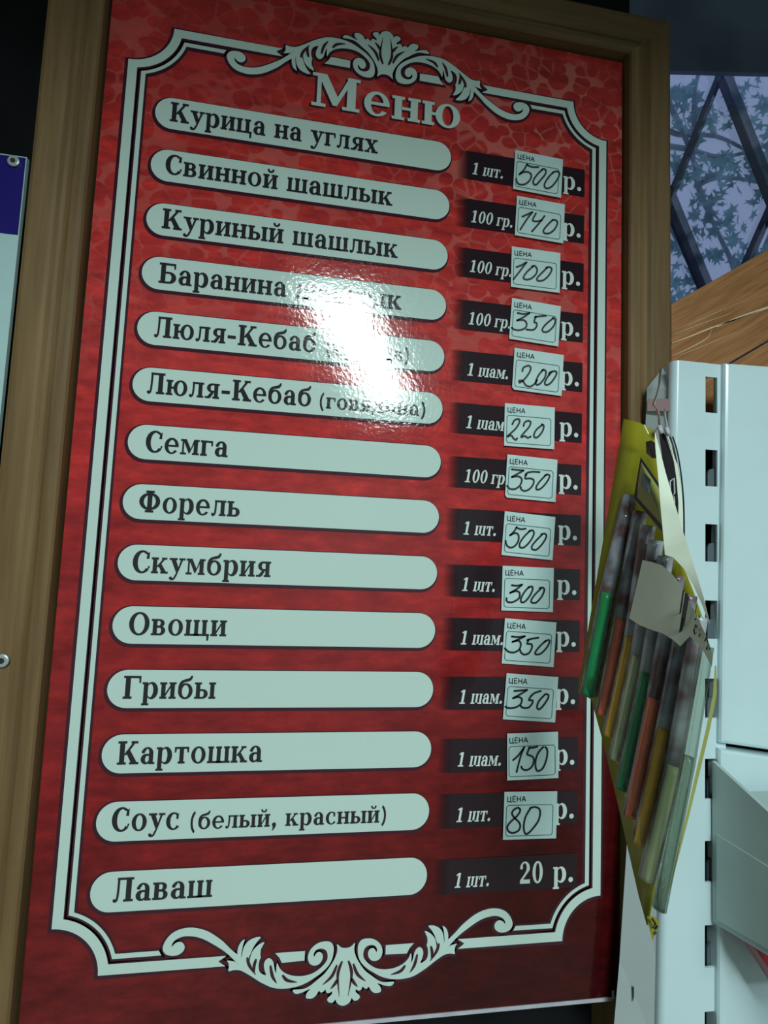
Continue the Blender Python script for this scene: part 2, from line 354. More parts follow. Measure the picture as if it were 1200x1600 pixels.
TAGS = [(3402,6881,-1.96,[[(-269,167),(-328,29),(-428,-98),(-351,-37),(-233,-6),(-163,-55),(-172,-151),(-246,-259),(-349,-319),(-442,-310),(-485,-251),(-493,-212)],[(-263,150),(-160,127),(-13,150)],[(70,99),(-18,-13),(-104,-165),(-91,-256),(-32,-253),(55,-134),(155,20),(158,116),(95,131),(70,91)],[(327,95),(226,-47),(153,-196),(163,-281),(239,-288),(342,-201),(442,-33),(478,83),(448,132),(367,121),(328,81)]]),(3463,5857,-1.76,[[(-404,-9),(-302,57),(-186,131)],[(-186,131),(-297,-43),(-436,-305)],[(-105,118),(-169,-47),(-83,-59),(35,-17)],[(91,92),(-15,-79),(-172,-299)],[(274,30),(160,-110),(86,-229),(110,-291),(222,-272),(337,-159),(392,-16),(354,44),(274,36)]]),(3388,4730,-0.08,[[(-435,-2),(-332,50),(-216,131)],[(-216,131),(-330,-40),(-494,-276)],[(-69,59),(-198,-75),(-274,-201),(-234,-248),(-116,-220),(0,-102),(24,6),(-30,77),(-96,50)],[(248,74),(118,-73),(28,-189),(56,-243),(174,-210),(291,-90),(355,48),(301,94),(222,65)]]),(3397,3578,-2.82,[[(-403,134),(-273,137),(-145,176)],[(-145,176),(-268,66),(-405,-28)],[(-405,-28),(-264,3),(-195,-50),(-201,-141),(-300,-216),(-428,-236),(-508,-203)],[(-22,106),(93,146),(223,177)],[(3,123),(-28,2),(26,-15),(31,-92),(-42,-175),(-185,-190)],[(384,146),(248,8),(164,-122),(195,-181),(298,-152),(409,-18),(440,116),(384,159)]]),(3482,2515,-2.37,[[(-349,-32),(-329,46),(-228,103),(-174,68),(-194,-36),(-288,-188),(-390,-282),(-401,-241),(-323,-243),(-254,-321),(-150,-333),(-51,-244),(-16,-176)],[(100,55),(16,-58),(-41,-205),(-23,-278),(53,-243),(149,-103),(167,26),(113,65),(75,34)],[(298,44),(201,-96),(156,-216),(197,-254),(286,-199),(382,-46),(403,46),(349,64),(247,17),(237,-40)]]),(3318,1349,0.04,[[(-379,13),(-330,103),(-241,130),(-227,62),(-313,-81),(-462,-227),(-474,-252),(-399,-222),(-347,-280),(-295,-308),(-271,-274)],[(-136,-5),(-112,71),(-36,114),(16,81),(-20,-21),(-170,-205),(-169,-242),(-106,-212),(-42,-245),(22,-215)],[(275,52),(148,-57),(93,-173),(120,-228),(189,-203),(277,-84),(306,29),(262,63)]]),(3381,269,-1.83,[[(-437,144),(-297,145),(-183,144)],[(-183,144),(-318,58),(-428,-14)],[(-428,-14),(-290,12),(-211,-42),(-243,-166),(-339,-248),(-452,-258),(-518,-204)],[(-140,51),(-104,103),(9,138),(162,146)],[(-116,77),(-141,-15),(-35,-5),(43,-30),(35,-128),(-48,-233),(-148,-274),(-221,-237),(-223,-201)],[(306,101),(172,-54),(107,-170),(130,-222),(217,-184),(327,-52),(385,77),(344,114),(281,84)]]),(3344,-909,-3.24,[[(-276,147),(-319,59),(-400,-33)],[(-400,-33),(-304,24),(-226,-3),(-217,-122),(-283,-236),(-380,-277),(-459,-230),(-485,-149)],[(-276,140),(-185,116),(-81,137)],[(18,106),(-99,-26),(-181,-166),(-169,-249),(-82,-240),(34,-109),(104,43),(73,119),(-6,91)],[(277,49),(159,-84),(82,-200),(97,-263),(186,-261),(303,-129),(376,23),(338,79),(263,59)]]),(3348,-1981,-0.39,[[(-344,65),(-244,57),(-128,85)],[(-128,85),(-230,-1),(-376,-88)],[(-376,-88),(-254,-49),(-178,-81),(-187,-187),(-297,-261),(-396,-276),(-446,-243),(-447,-196)],[(18,44),(-79,-66),(-145,-197),(-128,-267),(-49,-241),(48,-120),(100,11),(68,57),(6,27)],[(271,18),(148,-105),(76,-213),(90,-266),(177,-263),(288,-147),(347,-15),(321,39),(245,29)]]),(3401,-3043,-3.18,[[(-379,97),(-243,95),(-108,123)],[(-108,123),(-215,62),(-358,-6)],[(-358,-6),(-237,26),(-183,-28),(-200,-133),(-293,-204),(-416,-206),(-507,-143)],[(-53,51),(32,80),(180,114)],[(-16,65),(-47,-19),(40,-24),(58,-92),(4,-200),(-93,-237),(-165,-200),(-186,-156)],[(335,62),(218,-58),(139,-168),(150,-214),(253,-195),(370,-71),(424,50),(396,83),(311,42)]]),(3456,-4119,-3.6,[[(-362,113),(-228,133),(-94,153)],[(-94,153),(-223,65),(-375,-25)],[(-375,-25),(-267,5),(-189,-36),(-217,-140),(-323,-203),(-443,-221),(-519,-197)],[(2,45),(71,106),(192,149)],[(1,49),(-41,-38),(34,-45),(27,-113),(-53,-191),(-164,-193),(-203,-162)],[(284,86),(171,-48),(138,-164),(184,-207),(265,-133),(353,10),(360,79),(308,99)]]),(3519,-5231,1.32,[[(-413,-59),(-304,26),(-182,178)],[(-182,178),(-255,13),(-340,-285)],[(-84,163),(2,160),(88,179)],[(-72,163),(-121,41),(-35,4),(18,-65),(-24,-198),(-134,-260),(-219,-234),(-243,-189)],[(211,163),(100,44),(50,-111),(62,-246),(111,-289),(209,-230),(284,-53),(297,104),(256,162)]]),(3490,-6349,-0.72,[[(-217,119),(-266,149),(-349,111),(-383,45),(-332,-32),(-233,-122),(-206,-199),(-240,-275),(-346,-316),(-443,-281),(-466,-193),(-402,-107),(-285,-11),(-227,64),(-217,119)],[(-12,127),(-103,-26),(-134,-201),(-106,-322),(-45,-334),(61,-238),(166,-97),(198,45),(171,123),(85,158),(-12,138)]])]


# ---------------------------------------------------------------- the room
ZW = -0.10                                                    # depth of the wall behind the frame
yw = -S * ZW
XL, XR, YB, ZT = -1.5, 1.5, -3.1, 2.42
w0 = at(1046, 121, ZW); w1 = at(1330, 117, ZW)                # upper edge of the window
wx = w0.x - 0.04; sill = at(1100, 700, ZW).z
def quad(a, b, c, d, y): return [(a[0], y, a[1]), (b[0], y, b[1]), (c[0], y, c[1]), (d[0], y, d[1])]
wb = MB()
T = 0.04
def slab(pts):                                                # wall piece: outline in x,z, thickness T
    wb.prism([(x, yw, z) for x, z in pts], [(x, yw + T, z) for x, z in pts])
slab([(XL, 0), (wx, 0), (wx, ZT), (XL, ZT)])
slab([(wx, 0), (XR, 0), (XR, sill), (wx, sill)])
xr2 = w1.x
slab([(xr2, sill), (XR, sill), (XR, ZT), (xr2, ZT)])
struct('wall_back', wb.v, wb.f, M['dark'])
wb = MB(); T = .004; slab([(wx, w0.z), (xr2, w1.z), (xr2, ZT), (wx, ZT)]); T = .04
struct('trim_1', wb.v, wb.f, M['valance'])
struct('floor', *(lambda b: (b.v, b.f))(MB().box((XL, YB, -0.05), (XR, yw + T, 0))), M['floor'])
struct('ceiling', *(lambda b: (b.v, b.f))(MB().box((XL, YB, ZT), (XR, yw + T, ZT + 0.05))), M['ceil'])
struct('wall_left', *(lambda b: (b.v, b.f))(MB().box((XL - 0.05, YB, 0), (XL, yw + T, ZT))), M['room'])
struct('wall_right', *(lambda b: (b.v, b.f))(MB().box((XR, YB, 0), (XR + 0.05, yw + T, ZT))), M['room'])
struct('wall_front', *(lambda b: (b.v, b.f))(MB().box((XL, YB - 0.05, 0), (XR, YB, ZT))), M['room'])
pn = MB().prism([(wx, yw + T * .4, sill), (xr2, yw + T * .4, sill), (xr2, yw + T * .4, w1.z + .08), (wx, yw + T * .4, w0.z + .08)],
                [(wx, yw + T * .5, sill), (xr2, yw + T * .5, sill), (xr2, yw + T * .5, w1.z + .08), (wx, yw + T * .5, w0.z + .08)])
win = struct('window_1', pn.v, pn.f, M['pane'])

def lattice():
    t = thing('window_lattice', at(1120, 250, -.25), 'dark crossed diagonal bars outside the window, in front of the leaves', 'lattice')
    for (a, b_, wd) in (((1118, 60), (1225, 330), 17), ((1152, 60), (1046, 322), 10), ((1046, 290), (1122, 475), 21), ((1225, 290), (1155, 450), 10)):
        p, q = at(a[0], a[1], -.25), at(b_[0], b_[1], -.25)
        q = p + (q - p) * 1.06
        d = (q - p).normalized(); nrm = Vector((d.z, 0, -d.x)) * (wd / FPX * .82 * S / 2)
        MB().prism([p + nrm, q + nrm, q - nrm, p - nrm], [v + Vector((0, .012, 0)) for v in (p + nrm, q + nrm, q - nrm, p - nrm)]).build('bar', M['bar'], t)
lattice()

def tree():
    ZT_ = -8.0
    base = at(1120, 900, ZT_)
    base.z = 0.0
    t = thing('maple_tree', base, 'leafy tree outside the window, seen as dark leaves on the dusk sky', 'tree')
    br = MB()
    k = 9.0 * S / FPX
    def P(x, y, dz=0.0): return at(x, y, ZT_ + dz)
    trunk_top = P(1135, 560)
    br.tube([base, base + (trunk_top - base) * .5 + Vector((.05, 0, 0)), trunk_top], .16, 12, .06)
    paths = [[(1135, 560), (1110, 470), (1060, 380), (1035, 330)], [(1135, 560), (1150, 440), (1120, 360), (1088, 290), (1085, 215)],
             [(1020, 190), (1060, 210), (1120, 213), (1180, 240), (1260, 260)], [(1010, 225), (1070, 232), (1130, 245), (1200, 225), (1280, 180)],
             [(1088, 290), (1120, 278), (1170, 282), (1240, 300)], [(1135, 560), (1190, 400), (1230, 300), (1260, 180), (1250, 80)],
             [(1040, 150), (1075, 225), (1100, 310), (1125, 345)], [(1085, 215), (1090, 120), (1140, 60)]]
    for i, pp in enumerate(paths):
        pts = smooth_path([P(x, y, .15 * math.sin(i * 2.1 + j)) for j, (x, y) in enumerate(pp)], 4)
        br.tube(pts, (.022 if i else .03), 7, .006)
    br.build('branch', M['bark'], t)
    # maple leaves along and around the branches
    lv = MB(); rnd = random.Random(11)
    leaf = []
    for kk in range(10):
        a = PI / 2 + kk * 2 * PI / 10
        leaf.append((math.cos(a) * (1.0 if kk % 2 == 0 else .42), math.sin(a) * (1.0 if kk % 2 == 0 else .42)))
    def put(px, py, size):
        c = P(px, py, rnd.uniform(-.6, .6)); a = rnd.uniform(0, 2 * PI); tl = rnd.uniform(-.9, .9); t2 = rnd.uniform(-.6, .6)
        m = Matrix.Rotation(t2, 3, 'X') @ Matrix.Rotation(tl, 3, 'Z') @ Matrix.Rotation(a, 3, 'Y')
        pts = [c + m @ Vector((x * size, 0.004 * (kk % 2), z * size * 1.1)) for kk, (x, z) in enumerate(leaf)]
        n = len(lv.v); lv.v.append(c + m @ Vector((0, .012, 0))); lv.v += pts
        lv.f += [(n, n + 1 + i, n + 1 + (i + 1) % 10) for i in range(10)]
    clusters = [(1070, 145, 30, 22), (1040, 160, 26, 10), (1105, 190, 34, 26), (1150, 150, 26, 10), (1180, 150, 30, 16), (1070, 185, 20, 8), (1140, 255, 26, 22), (1175, 265, 30, 26), (1100, 262, 26, 18),
                (1200, 230, 30, 16), (1205, 180, 30, 14), (1130, 290, 16, 7), (1190, 300, 22, 12), (1075, 275, 18, 8), (1062, 260, 20, 10), (1092, 308, 16, 8), (1115, 310, 12, 6), (1085, 335, 15, 7), (1058, 375, 24, 9), (1095, 368, 20, 12), (1118, 395, 13, 8),
                (1147, 340, 18, 9), (1148, 375, 18, 11), (1150, 345, 10, 4), (1155, 400, 20, 9), (1190, 400, 24, 11), (1055, 435, 22, 10), (1080, 415, 18, 8), (1060, 460, 24, 10), (1095, 440, 18, 7), (1205, 320, 20, 9), (1160, 420, 14, 5), (1110, 340, 10, 4), (1240, 250, 50, 40), (1250, 400, 50, 30), (1000, 300, 40, 40), (1240, 130, 40, 30)]
    for (x, y, r_, n) in clusters:
        for _ in range(int(n * .95)):
            put(rnd.gauss(x, r_ * .55), rnd.gauss(y, r_ * .5), rnd.uniform(9.5, 16) * k)
    o = lv.build('foliage', M['leaf'], t); o['kind'] = 'stuff'
tree()

M['grain'] = mat('pale_split_grain', lin(222, 196, 160), 0.3)[0]
def plank(name, pts, d, thick, label):
    v = [at(x, y, 0.0) for x, y in pts]
    c = v[0].copy()
    return solo(name, v + [p + Vector((0, thick, 0)) for p in v], [(0, 1, 2, 3), (7, 6, 5, 4), (0, 4, 5, 1), (1, 5, 6, 2), (2, 6, 7, 3), (3, 7, 4, 0)], M['plank'], label, 'plank', c, 'pine planks under the window')
pl = plank('wooden_plank', [(1049, 475.5), (1330, 316), (1330, 455), (1049, 619)], 0, .02, 'upper pine plank sloping under the window, pale split grain along it')
for gp, gw in (([(1050, 536), (1080, 525), (1112, 512), (1150, 499), (1205, 480)], 1.0), ([(1050, 556), (1075, 545), (1105, 528), (1113, 512)], .6), ([(1120, 511), (1150, 498), (1180, 487), (1210, 476)], 1.6), ([(1050, 524), (1090, 508), (1140, 490)], .35), ([(1062, 556), (1100, 540), (1150, 519)], .35), ([(1050, 517), (1100, 497), (1160, 470)], .3)):
    q3 = smooth_path([at(x, y, .0012) for x, y in gp], 5); n3 = len(q3)
    MB().prism([p + Vector((0, 0, .00065 * gw * math.sin(PI * (.1 + .85 * i / n3)))) for i, p in enumerate(q3)] + [p - Vector((0, 0, .00065 * gw * math.sin(PI * (.1 + .85 * i / n3)))) for i, p in list(enumerate(q3))[::-1]],
               [p + Vector((0, .0008, .00065 * gw * math.sin(PI * (.1 + .85 * i / n3)))) for i, p in enumerate(q3)] + [p - Vector((0, -.0008, .00065 * gw * math.sin(PI * (.1 + .85 * i / n3)))) for i, p in list(enumerate(q3))[::-1]]).build('grain_streak', M['grain'], pl)
plank('wooden_plank', [(1049, 623), (1330, 459), (1330, 640), (1049, 801)], 0, .02, 'lower pine plank just above the white rack panel')

bmz = O.z + S * 1.325  # underside of a beam added out of view to shade the board's top
struct('added_shade_beam', *(lambda b: (b.v, b.f))(MB().box((XL, -S * 1.65 - .05, bmz), (XR, -S * 1.65, ZT))), M['dark'])

# ceiling lamp seen as the glare on the print
lt = thing('ceiling_lamp', LAMP_C + Vector((0, 0, .06)), 'long white lamp on the ceiling, reflected as the glare on the menu', 'lamp')
def along(u, w, z): return LAMP_C + Vector((u * math.cos(LAMP_A) - w * math.sin(LAMP_A), u * math.sin(LAMP_A) + w * math.cos(LAMP_A), z))
hl = LAMP_L / 2 + .03; hw = LAMP_W / 2 + .015
MB().prism([along(-hl, -hw, .012), along(hl, -hw, .012), along(hl, hw, .012), along(-hl, hw, .012)],
           [along(-hl, -hw * .7, .066), along(hl, -hw * .7, .066), along(hl, hw * .7, .066), along(-hl, hw * .7, .066)]).build('housing', M['lampbody'], lt)

# ---------------------------------------------------------------- lettering (slab-serif Cyrillic, units: cap height 730)
def E_(cx, cy, rx, ry, a0=0, a1=360, n=28):
    return [(cx + rx * math.cos(math.radians(a0 + (a1 - a0) * i / n)), cy + ry * math.sin(math.radians(a0 + (a1 - a0) * i / n))) for i in range(n + 1)]
def R_(x0, y0, x1, y1): return [[(x0, y0), (x1, y0), (x1, y1), (x0, y1)]]
def ring(cx, cy, rx, ry, ix, iy): return [[E_(cx, cy, rx, ry)[:-1], E_(cx, cy, ix, iy)[:-1]]]
def P_(*p): return [list(p)]
SW, XH, ST, OV = 128, 525, 56, 48                             # lower-case stem, x-height, serif thickness and overhang
def stem(x, h=XH, w=SW, top='b', bot='b', st=ST, ov=OV, y0=0):
    out = R_(x, y0, x + w, h)
    if top: out += R_(x - ov, h - st, x + (w + ov if top == 'b' else w), h)
    if bot: out += R_(x - ov, y0, x + w + ov, y0 + st)
    return out
def bowl(x, y0, y1, w, t, hw=SW):                             # D opening to a stem at its left
    h = y1 - y0; c = (y0 + y1) / 2; r_ = min(w * .62, h / 2 * 1.15); xs = x + w - r_
    o = [(x, y0)] + E_(xs, c, r_, h / 2, -90, 90, 16) + [(x, y1)]
    i = [(x, y1 - t)] + E_(xs - 8, c, max(r_ - hw + 8, 20), h / 2 - t, 90, -90, 16) + [(x, y0 + t)]
    return [o + i]
def o_(cx, rx=235, h=XH, ix=112, iy=None): return ring(cx, h / 2, rx, h / 2 + 12, ix, (iy or h / 2 - 32))
def breve(cx, y=700): return [E_(cx, y, 112, 96, 180, 360, 14) + E_(cx, y, 62, 40, 360, 180, 14)] + [E_(cx - 84, y + 6, 34, 34)[:-1], E_(cx + 84, y + 6, 34, 34)[:-1]]
def i_(): return stem(50) + stem(350) + P_((178, 62), (178, 150), (350, 463), (350, 375))
def a_():
    o = [E_(232, 340, 185, 197, 0, 158, 18) + E_(228, 345, 62, 148, 150, 0, 18)]
    o += [E_(98, 388, 52, 46)[:-1]]
    o += R_(289, 55, 417, 345) + R_(289, 0, 472, 55)
    o += [[(300, 318), (225, 318)] + E_(190, 155, 162, 163, 90, 270, 18) + [(250, 5), (310, 70), (300, 110)] + E_(222, 152, 62, 110, 270, 90, 14) + [(300, 262)]]
    return o
def l_foot(x, h, w):                                          # thin curved left leg with a drop
    return [[(x + 60, h - 30), (x + 120, h - 30), (x + 112, h * .45)] + [(x + 100, h * .2), (x + 78, 40), (x + 30, -12), (x - 20, -14), (x - 45, 12), (x - 42, 70), (x + 5, 75), (x + 22, 45), (x + 42, h * .2), (x + 54, h * .45)]] + [E_(x - 14, 40, 42, 48)[:-1]]
G = {}
G['и'] = (i_(), 528); G['й'] = (i_() + breve(264), 528)
G['н'] = (stem(50) + stem(350) + R_(170, 235, 360, 292), 528)
G['ш'] = (R_(2, 0, 752, ST) + stem(50, w=120, ov=34) + stem(316, w=120, ov=34) + stem(582, w=120, ov=34), 752)
G['щ'] = (G['ш'][0] + R_(690, 0, 800, ST) + P_((730, -150), (782, -150), (800, 60), (730, 60)), 805)
G['ц'] = (R_(2, 0, 560, ST) + stem(50) + stem(350) + P_((508, -170), (560, -190), (580, 60), (500, 60)), 575)
G['ь'] = (stem(50, bot=None) + R_(2, 0, 200, ST) + bowl(170, 0, 305, 268, 52, 125), 468)
G['ы'] = (G['ь'][0] + stem(520), 700)
G['в'] = (stem(50, top='l') + R_(2, XH - ST, 180, XH) + bowl(170, 262, XH, 240, 50, 118) + bowl(170, 0, 300, 275, 52, 125), 478)
G['к'] = (stem(50) + P_((170, 215), (235, 215), (445, 490), (375, 490)) + R_(335, XH - ST, 500, XH) + P_((215, 290), (300, 345), (500, 30), (350, 30)) + R_(310, 0, 545, ST), 545)
G['а'] = (a_(), 478)
G['р'] = (stem(55, top='l', y0=-215) + [[(175, 455), (230, 510)] + E_(310, 262, 200, 276, 95, -95, 22) + [(230, 10), (175, 70), (175, 130), (215, 60)] + E_(265, 262, 100, 228, -80, 80, 18) + [(215, 462), (175, 395)]], 530)
G['о'] = (o_(258), 516)
G['с'] = ([E_(258, 262, 235, 276, 48, 322, 30) + E_(270, 262, 122, 232, 325, 60, 26)] + P_((345, 330), (408, 330), (418, 500), (345, 470)), 462)
G['е'] = ([E_(255, 262, 232, 276, 0, 322, 34) + E_(262, 255, 122, 225, 322, 8, 30)] + [E_(255, 262, 232, 276, -2, 4, 2) + [(370, 295), (370, 240)]] + R_(125, 238, 486, 294), 500)
G['г'] = (stem(50) + R_(100, XH - ST, 415, XH) + P_((350, XH), (415, XH), (415, 350), (372, 350)), 432)
G['т'] = (stem(190, top=None) + R_(25, XH - ST, 485, XH) + P_((25, XH), (90, XH), (68, 355), (25, 355)) + P_((485, XH), (420, XH), (442, 355), (485, 355)), 510)
G['л'] = (stem(330, top=None) + R_(120, XH - ST, 506, XH) + l_foot(70, XH, 0), 512)
G['м'] = (R_(75, 0, 125, XH) + R_(10, 0, 205, ST) + R_(20, XH - ST, 170, XH) + P_((90, XH), (205, XH), (372, 170), (310, 30)) + P_((310, 30), (345, 90), (520, XH), (470, XH)) + stem(465, top=None) + R_(470, XH - ST, 645, XH), 648)
G['у'] = (P_((50, 500), (195, 500), (330, 140), (262, -10)) + P_((385, 500), (450, 500), (255, -60), (200, -170), (150, -210), (195, -60), (262, 60)) + [[(210, -150), (150, -212), (70, -215), (20, -170), (30, -110), (90, -110), (110, -150), (150, -150), (190, -80)]] + [E_(68, -150, 48, 48)[:-1]] + R_(0, XH - ST, 258, XH) + R_(322, XH - ST, 520, XH), 505)
G['х'] = (P_((60, 500), (205, 500), (470, 25), (325, 25)) + P_((390, 500), (455, 500), (130, 25), (65, 25)) + R_(10, XH - ST, 255, XH) + R_(325, XH - ST, 505, XH) + R_(5, 0, 190, ST) + R_(275, 0, 525, ST), 525)
G['я'] = (stem(325, top=None) + R_(230, XH - ST, 502, XH) + [[(x * -1 + 500, y) for x, y in bowl(160, 215, XH, 275, 52, 122)[0]]] + P_((250, 255), (330, 255), (205, 30), (70, 30)) + R_(10, 0, 180, ST), 508)
G['ю'] = (stem(50) + R_(170, 235, 290, 292) + o_(490, 232), 745)
G['д'] = (stem(330, top=None, bot=None) + R_(140, XH - ST, 506, XH) + P_((180, 490), (238, 490), (195, 200), (130, 40), (85, 40), (145, 220)) + R_(15, 0, 550, ST) + P_((15, ST), (68, ST), (58, -150), (15, -150)) + P_((550, ST), (497, ST), (507, -150), (550, -150)), 560)
G['б'] = (ring(262, 245, 235, 258, 118, 205) + [[(28, 250), (30, 400), (70, 520), (140, 590), (250, 630), (350, 655), (400, 690), (430, 745), (480, 745), (470, 670), (420, 590), (330, 560), (220, 540), (140, 480), (120, 400), (150, 330)]], 522)
CS, CST = 150, 62                                             # capitals
def cstem(x, top='b', bot='b', w=CS): return stem(x, 730, w, top, bot, CST, 62)
G['К'] = (cstem(75) + P_((215, 300), (285, 300), (560, 690), (480, 690)) + R_(430, 730 - CST, 640, 730) + P_((265, 400), (375, 480), (640, 40), (455, 40)) + R_(400, 0, 690, CST), 690)
G['М'] = (R_(110, 0, 175, 730) + R_(20, 0, 265, CST) + R_(20, 730 - CST, 210, 730) + P_((110, 730), (270, 730), (490, 230), (435, 60), (400, 60)) + P_((400, 60), (470, 60), (760, 730), (680, 730)) + R_(655, 0, 805, 730) + R_(575, 0, 880, CST) + R_(680, 730 - CST, 880, 730), 905)
G['С'] = ([E_(330, 365, 300, 382, 45, 318, 32) + E_(345, 365, 160, 325, 320, 55, 30)] + P_((470, 480), (555, 480), (560, 700), (490, 640)) + P_((505, 95), (560, 150), (590, 220), (545, 225)), 600)
G['Б'] = (cstem(75, bot=None) + R_(13, 0, 260, CST) + R_(75, 730 - CST, 560, 730) + P_((500, 730), (560, 730), (560, 545), (515, 545)) + bowl(215, 0, 420, 375, 60, 150), 615)
G['Л'] = (stem(430, 730, CS, None, 'b', CST, 62) + R_(170, 730 - CST, 640, 730) + l_foot(120, 730, 0), 655)
G['Ф'] = (cstem(305) + ring(380, 368, 345, 290, 205, 232), 760)
G['О'] = (ring(350, 365, 320, 382, 178, 328), 700)
G['Г'] = (cstem(75) + R_(75, 730 - CST, 555, 730) + P_((495, 730), (555, 730), (555, 510), (510, 510)), 565)
G['0'] = (ring(275, 365, 240, 378, 105, 325), 550)
G['1'] = (R_(215, 0, 360, 730) + R_(105, 0, 470, CST) + P_((215, 730), (290, 730), (290, 640), (95, 600), (95, 655)), 550)
G['2'] = ([E_(260, 520, 225, 222, 175, -22, 20) + [(330, 300), (170, 130), (500, 130), (500, 0), (40, 0), (40, 110), (220, 290), (330, 430)] + E_(240, 530, 108, 165, -15, 165, 16)] + [E_(95, 545, 62, 62)[:-1]], 550)
G['('] = ([E_(330, 290, 270, 520, 118, 242, 16) + E_(440, 290, 300, 500, 228, 132, 16)], 300)
G[')'] = ([[(300 - x, y) for x, y in reversed(G['('][0][0])]], 300)
G['.'] = ([E_(125, 75, 84, 84)[:-1]], 250)
G[','] = ([E_(130, 75, 82, 82)[:-1], [(70, 30), (200, 30), (212, 80), (185, -40), (95, -165), (50, -165), (90, -60)]], 265)
G['-'] = (R_(35, 205, 320, 305), 355)
G[' '] = ([], 250)
# plain sans capitals of the tag heading
def sans(*strokes): return strokes
SN = {'Ц': (sans([(60, 730), (60, 0)], [(60, 0), (560, 0)], [(460, 730), (460, 0)], [(560, 0), (560, -170)]), 600),
      'Е': (sans([(60, 730), (60, 0)], [(60, 730), (420, 730)], [(60, 370), (390, 370)], [(60, 0), (430, 0)]), 480),
      'Н': (sans([(60, 730), (60, 0)], [(490, 730), (490, 0)], [(60, 370), (490, 370)]), 560),
      'А': (sans([(20, 0), (280, 730)], [(280, 730), (540, 0)], [(110, 240), (450, 240)]), 560)}

def text_art(s, x0, x1, y, cap, slant=0.0, track=42, art=None, bold=.014):
    """lay a string on the baseline y from x0 to x1 (board units), cap = capital height"""
    art = art or Art(); pen = 0; items = []
    for ch in s:
        loops, adv = G[ch]; items.append((loops, pen)); pen += adv + track
    pen -= track
    xs = [p[0] + px for loops, px in items for l in loops for q in (l if isinstance(l[0], list) else [l]) for p in q]
    lo, hi = min(xs), max(xs); k = (x1 - x0) / (hi - lo); ky = cap / 730
    tr = lambda p, px: (x0 + (p[0] + px - lo) * k + slant * p[1] * ky, y + p[1] * ky)
    for loops, px in items:
        for l in loops:
            qs = [[tr(p, px) for p in q] for q in (l if isinstance(l[0], list) else [l])]
            art.up().loop(*qs)
            if bold:
                for q in qs: art.up().stroke(q, bold * cap, True)
    return art

# ---------------------------------------------------------------- the menu board
BX, BY0, BY1 = 0.5385, -0.983, 0.990
board = thing('menu_board', W(0, BY0, 0), 'large red restaurant menu board with cream dish strips in a wooden frame', 'menu board')
ORI[board.name] = O.copy(); board.location = O
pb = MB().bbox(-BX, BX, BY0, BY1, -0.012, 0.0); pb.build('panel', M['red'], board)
eb = MB().bbox(-0.20, BX - .012, BY0 - .0065, BY0, -0.012, 0.0015); eb.bbox(BX - .012, BX - .008, BY0 - .003, BY0 + .012, -.010, .0015)
eb.prism([W(-BX, BY0 - .003, .0015), W(-.2, BY0 - .0065, .0015), W(-.2, BY0, .0015), W(-BX, BY0, .0015)], [W(-BX, BY0 - .003, -.012), W(-.2, BY0 - .0065, -.012), W(-.2, BY0, -.012), W(-BX, BY0, -.012)])
eb.build('edge_strip', M['edge'], board)['label'] = 'white lower edge of the board'

def mirror4(pts): return [[(sx * x, sy * y) for x, y in pts] for sx in (1, -1) for sy in (1, -1)]
def arc(cx, cy, r_, a0, a1, n=18): return E_(cx, cy, r_, r_, a0, a1, n)
HH = 0.8728
def corner(x_out, r_):                                        # side line, concave arc, end of arc on the horizontal line
    dx = 0.5 - x_out; a = math.degrees(math.asin(dx / r_))
    return x_out, r_, a
def quarter(xo, ro, xi, ri, tail):
    # lower-left quadrant outline
    def side(x, r_):
        d = 0.5 + x; a = math.degrees(math.asin(min(1, d / r_)))
        return [(x, 0)] + arc(-.5, -HH, r_, 90 - a, a)
    return side(xo, ro) + tail + side(xi, ri)[::-1]
yo, yi = -HH, -HH + .0172
band_o = quarter(-.5, .0793, -.4829, .0957, [(-.2113, yo), (-.2236, (yo + yi) / 2 ), (-.2106, yi)])
yt, yt2 = -HH + .0255, -HH + .0335
band_i = quarter(-.4750, .1030, -.4668, .1094, [(-.3201, yt), (-.3249, yt2)])
DN = lambda P: [(x / 1e4, y / 1e4) for x, y in P]
ymir = lambda P: [[(sx * x, sy * y) for x, y in P] for sx in (1, -1) for sy in (1, -1)]
bd = Art(); rim = Art()
def rimmed(poly, w=.0105, off=(-.0010, -.0016), closed=True):
    rim.stroke([(x + off[0], y + off[1]) for x, y in poly], w, closed, False)
for q in mirror4(band_o) + mirror4(band_i):
    bd.loop(q); rimmed(q, closed=False)
bd.build('printed_border', M['cream'], board, .0012)
orn = {1: Art(), -1: Art()}; vein = []
sc_pts = [tuple(p) for p in smooth_path(DN(SCROLL), 2, True)]
pal = DN(PALMETTE); pal = pal + [(-x, y) for x, y in pal[-2:0:-1]]
pal = [tuple(p) for p in smooth_path(pal, 3, True)]
for sy in (1, -1):
    for sx in (1, -1):
        for P in (sc_pts, DN(DASH)):
            q = [(sx * x, sy * y) for x, y in P]; orn[sy].loop(q); rimmed(q, .0085)
        for vn in VEINS:
            pts = smooth_path([(sx * x, sy * y) for x, y in DN(vn)], 5); n = len(pts)
            vein.append((sy, Art().stroke(pts, .0042, False, False, [0.25 + 1.1 * math.sin(PI * min(1, .12 + i / n)) for i in range(n)])))
    q = [(x, sy * y) for x, y in pal]; orn[sy].loop(q); rimmed(q, .0085)
for sy in (1, -1):
    oo = orn[sy].build('scroll_ornament', M['cream'], board, .0012)
    for s_, va in vein:
        if s_ == sy: va.build('vein', M['rim'], oo, .0019)
rows = [.6955, .5880, .4790, .3720, .2642, .1562, .0475, -.0630, -.1735, -.2850, -.3970, -.5085, -.6225, -.7385]
rim_p = Art()
